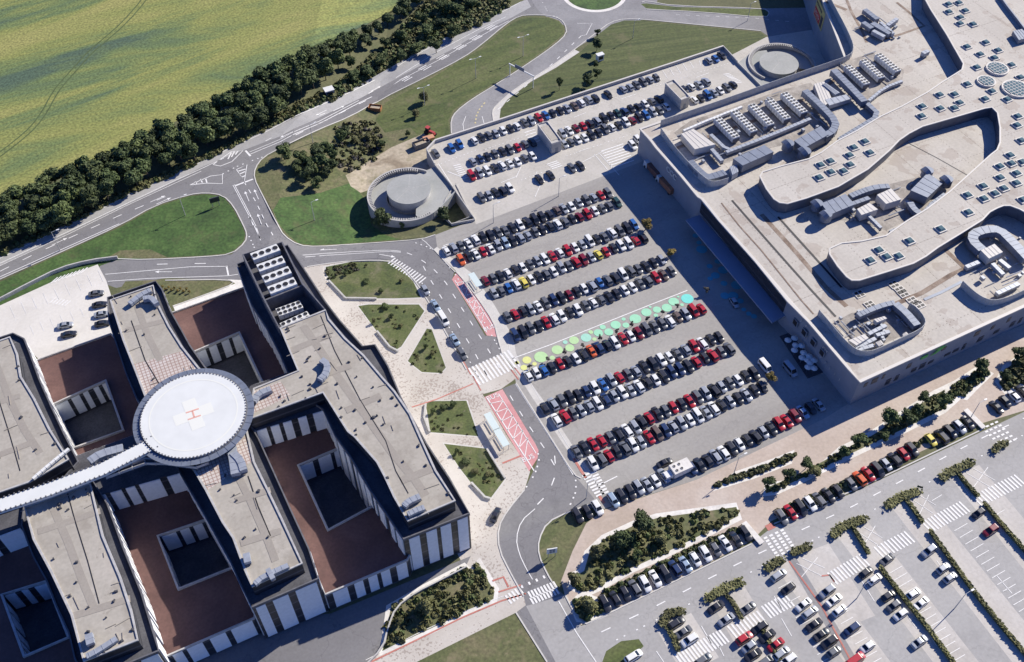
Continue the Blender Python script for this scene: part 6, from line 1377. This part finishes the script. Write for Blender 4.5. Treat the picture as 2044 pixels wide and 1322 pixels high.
cover('scrub', px(640,205,700,150,735,120,800,60,850,10,900,-30,1000,-20,1020,10,960,50,880,80,800,115,720,165,660,205), 1500, 1.0, ('leaf_olive','leaf_mid','leaf_dark'), 'rough dark scrub between the field and the upper road', 'scrub', 1.4, 10)
cover('undergrowth', px(0,500,137,440,240,385,345,340,445,292,534,245,600,205,660,175,720,135,760,110,850,80,850,92,760,148,690,183,600,224,534,258,445,303,345,350,250,392,137,448,0,512), 950, .8, ('leaf_olive','leaf_mid','leaf_olive'), 'dry undergrowth along the road side of the tree belt', 'undergrowth', .7, 11)
cover('scrub', px(670,250,740,240,768,270,760,310,700,345,660,330), 170, .8, ('leaf_olive','leaf_olive','leaf_grey'), 'dry scrub on the bank above the spiral ramp', 'scrub', .7, 12)
cover('shrub_bed', px(655,560,650,535,700,525,740,530,690,548), 60, .5, ('leaf_olive','leaf_grey','leaf_mid'), 'brownish low plants in the northern plaza garden', 'shrubs', .4, 13)
for i, g in enumerate(GARD[1:]):
    cover('garden_plants', g, 22, .4, ('leaf_olive','leaf_olive','leaf_mid'), ['low yellowish plants in the garden under the northern plaza garden', 'low yellowish plants in the narrow triangular plaza garden', 'low yellowish plants in the square garden by the red line', 'low yellowish plants in the long garden near the bus shelters'][i], 'plants', .18, 20+i)
# clipped hedges of the lower car park
def hedge(pts, wd, hh, label, head=None):
    w_ = resample(gp(smooth_line(px(*pts), 1)), .5); rnd = random.Random(int(pts[0])); o0 = (w_[0][0], w_[0][1], 0); e = empty('hedge', o0, label=label, cat='hedge', group='clipped hedges of the lower car park')
    mb = MB()
    def run(w2, wd2):
        mb.rib(w2, wd2*.8, 0, hh*.85)
        for a_ in w2:
            for j in range(14):
                x, y = a_[0]+rnd.uniform(-.43, .43)*wd2, a_[1]+rnd.uniform(-.43, .43)*wd2; z = hh*rnd.uniform(.7, 1.03); nr = Vector((rnd.gauss(0, .5), rnd.gauss(0, .5), 1)).normalized(); t_ = nr.orthogonal().normalized(); u_ = nr.cross(t_); q_ = .26; c = Vector((x, y, z)); mb.face([c-t_*q_-u_*q_, c+t_*q_-u_*q_, c+t_*q_+u_*q_, c-t_*q_+u_*q_])
    run(w_, wd); o = mb.build('stem_hedge' if head else 'foliage', M['leaf_olive'], e); o.location = (-o0[0], -o0[1], 0)
    if head:
        mb = MB(); w2 = resample(gp(smooth_line(px(*head), 1)), .5); run(w2, 2.4); o = mb.build('end_hedge', M['leaf_olive'], e); o.location = (-o0[0], -o0[1], 0)
hedge((1702,1056,1716,1080,1732,1106), .9, 1.0, 'T shaped hedge, second from the left above the long zebra crossing', (1662,1071,1680,1052,1725,1038))
hedge((1807,998,1820,1015,1840,1045), .9, 1.0, 'T shaped hedge in the middle of the lower car park top edge', (1771,1013,1790,997,1833,982))
hedge((1910,945,1925,965,1950,992), .9, 1.0, 'T shaped hedge, rightmost large one along the lower road', (1879,957,1895,943,1938,926))
hedge((1445,1185,1462,1205,1478,1235), .9, 1.0, 'T shaped hedge next to the big dark car', (1412,1198,1432,1182,1480,1163))
hedge((1582,1105,1598,1098,1614,1093), 2.2, 1.0, 'short oval hedge beside the footpath, right of it'); hedge((1530,1137,1545,1127,1560,1120), 2.2, 1.0, 'short oval hedge beside the footpath, left of it')
hedge((1983,902,1995,890,2006,887), 2.0, 1.0, 'short hedge at the far right end of the lower road'); hedge((1322,1246,1335,1225,1360,1222), 2.2, 1.0, 'rounded hedge at the left end of the lower car park'); hedge((1326,1245,1342,1270,1352,1298), 1.3, .9, 'narrow dark hedge running down from the rounded one')
hedge((1756,1135,1775,1160,1810,1205,1850,1255,1905,1330), .9, 1.0, 'long straight hedge in the middle of the lower car park'); hedge((1856,1063,1890,1110,1940,1180,2000,1255,2060,1325), .9, 1.0, 'longest straight hedge, second from the right frame edge'); hedge((1964,1007,1990,1040,2030,1085,2070,1130), .9, 1.0, 'straight hedge nearest the right frame edge'); hedge((1515,1250,1530,1275,1545,1300,1555,1320), .8, .9, 'dark hedge running through the middle of the car cluster')
# tram lines across the field
mb = MB()
for o_ in (-1.0, 1.0): mb.rib(resample([G(x, y) for x, y in smooth_line([(300,-20),(288,0),(250,44),(215,75),(181,103),(150,138),(120,171),(104,195),(92,219),(68,253),(35,282),(0,308),(-30,330)], 1)], 5), .5, lambda x, y: hgt(x, y)+.05, side=o_*2)
mb.build('tractor_tracks', plain('bare_track', (.07,.10,.035), .9, var=.2, scale=.3), kind='structure')
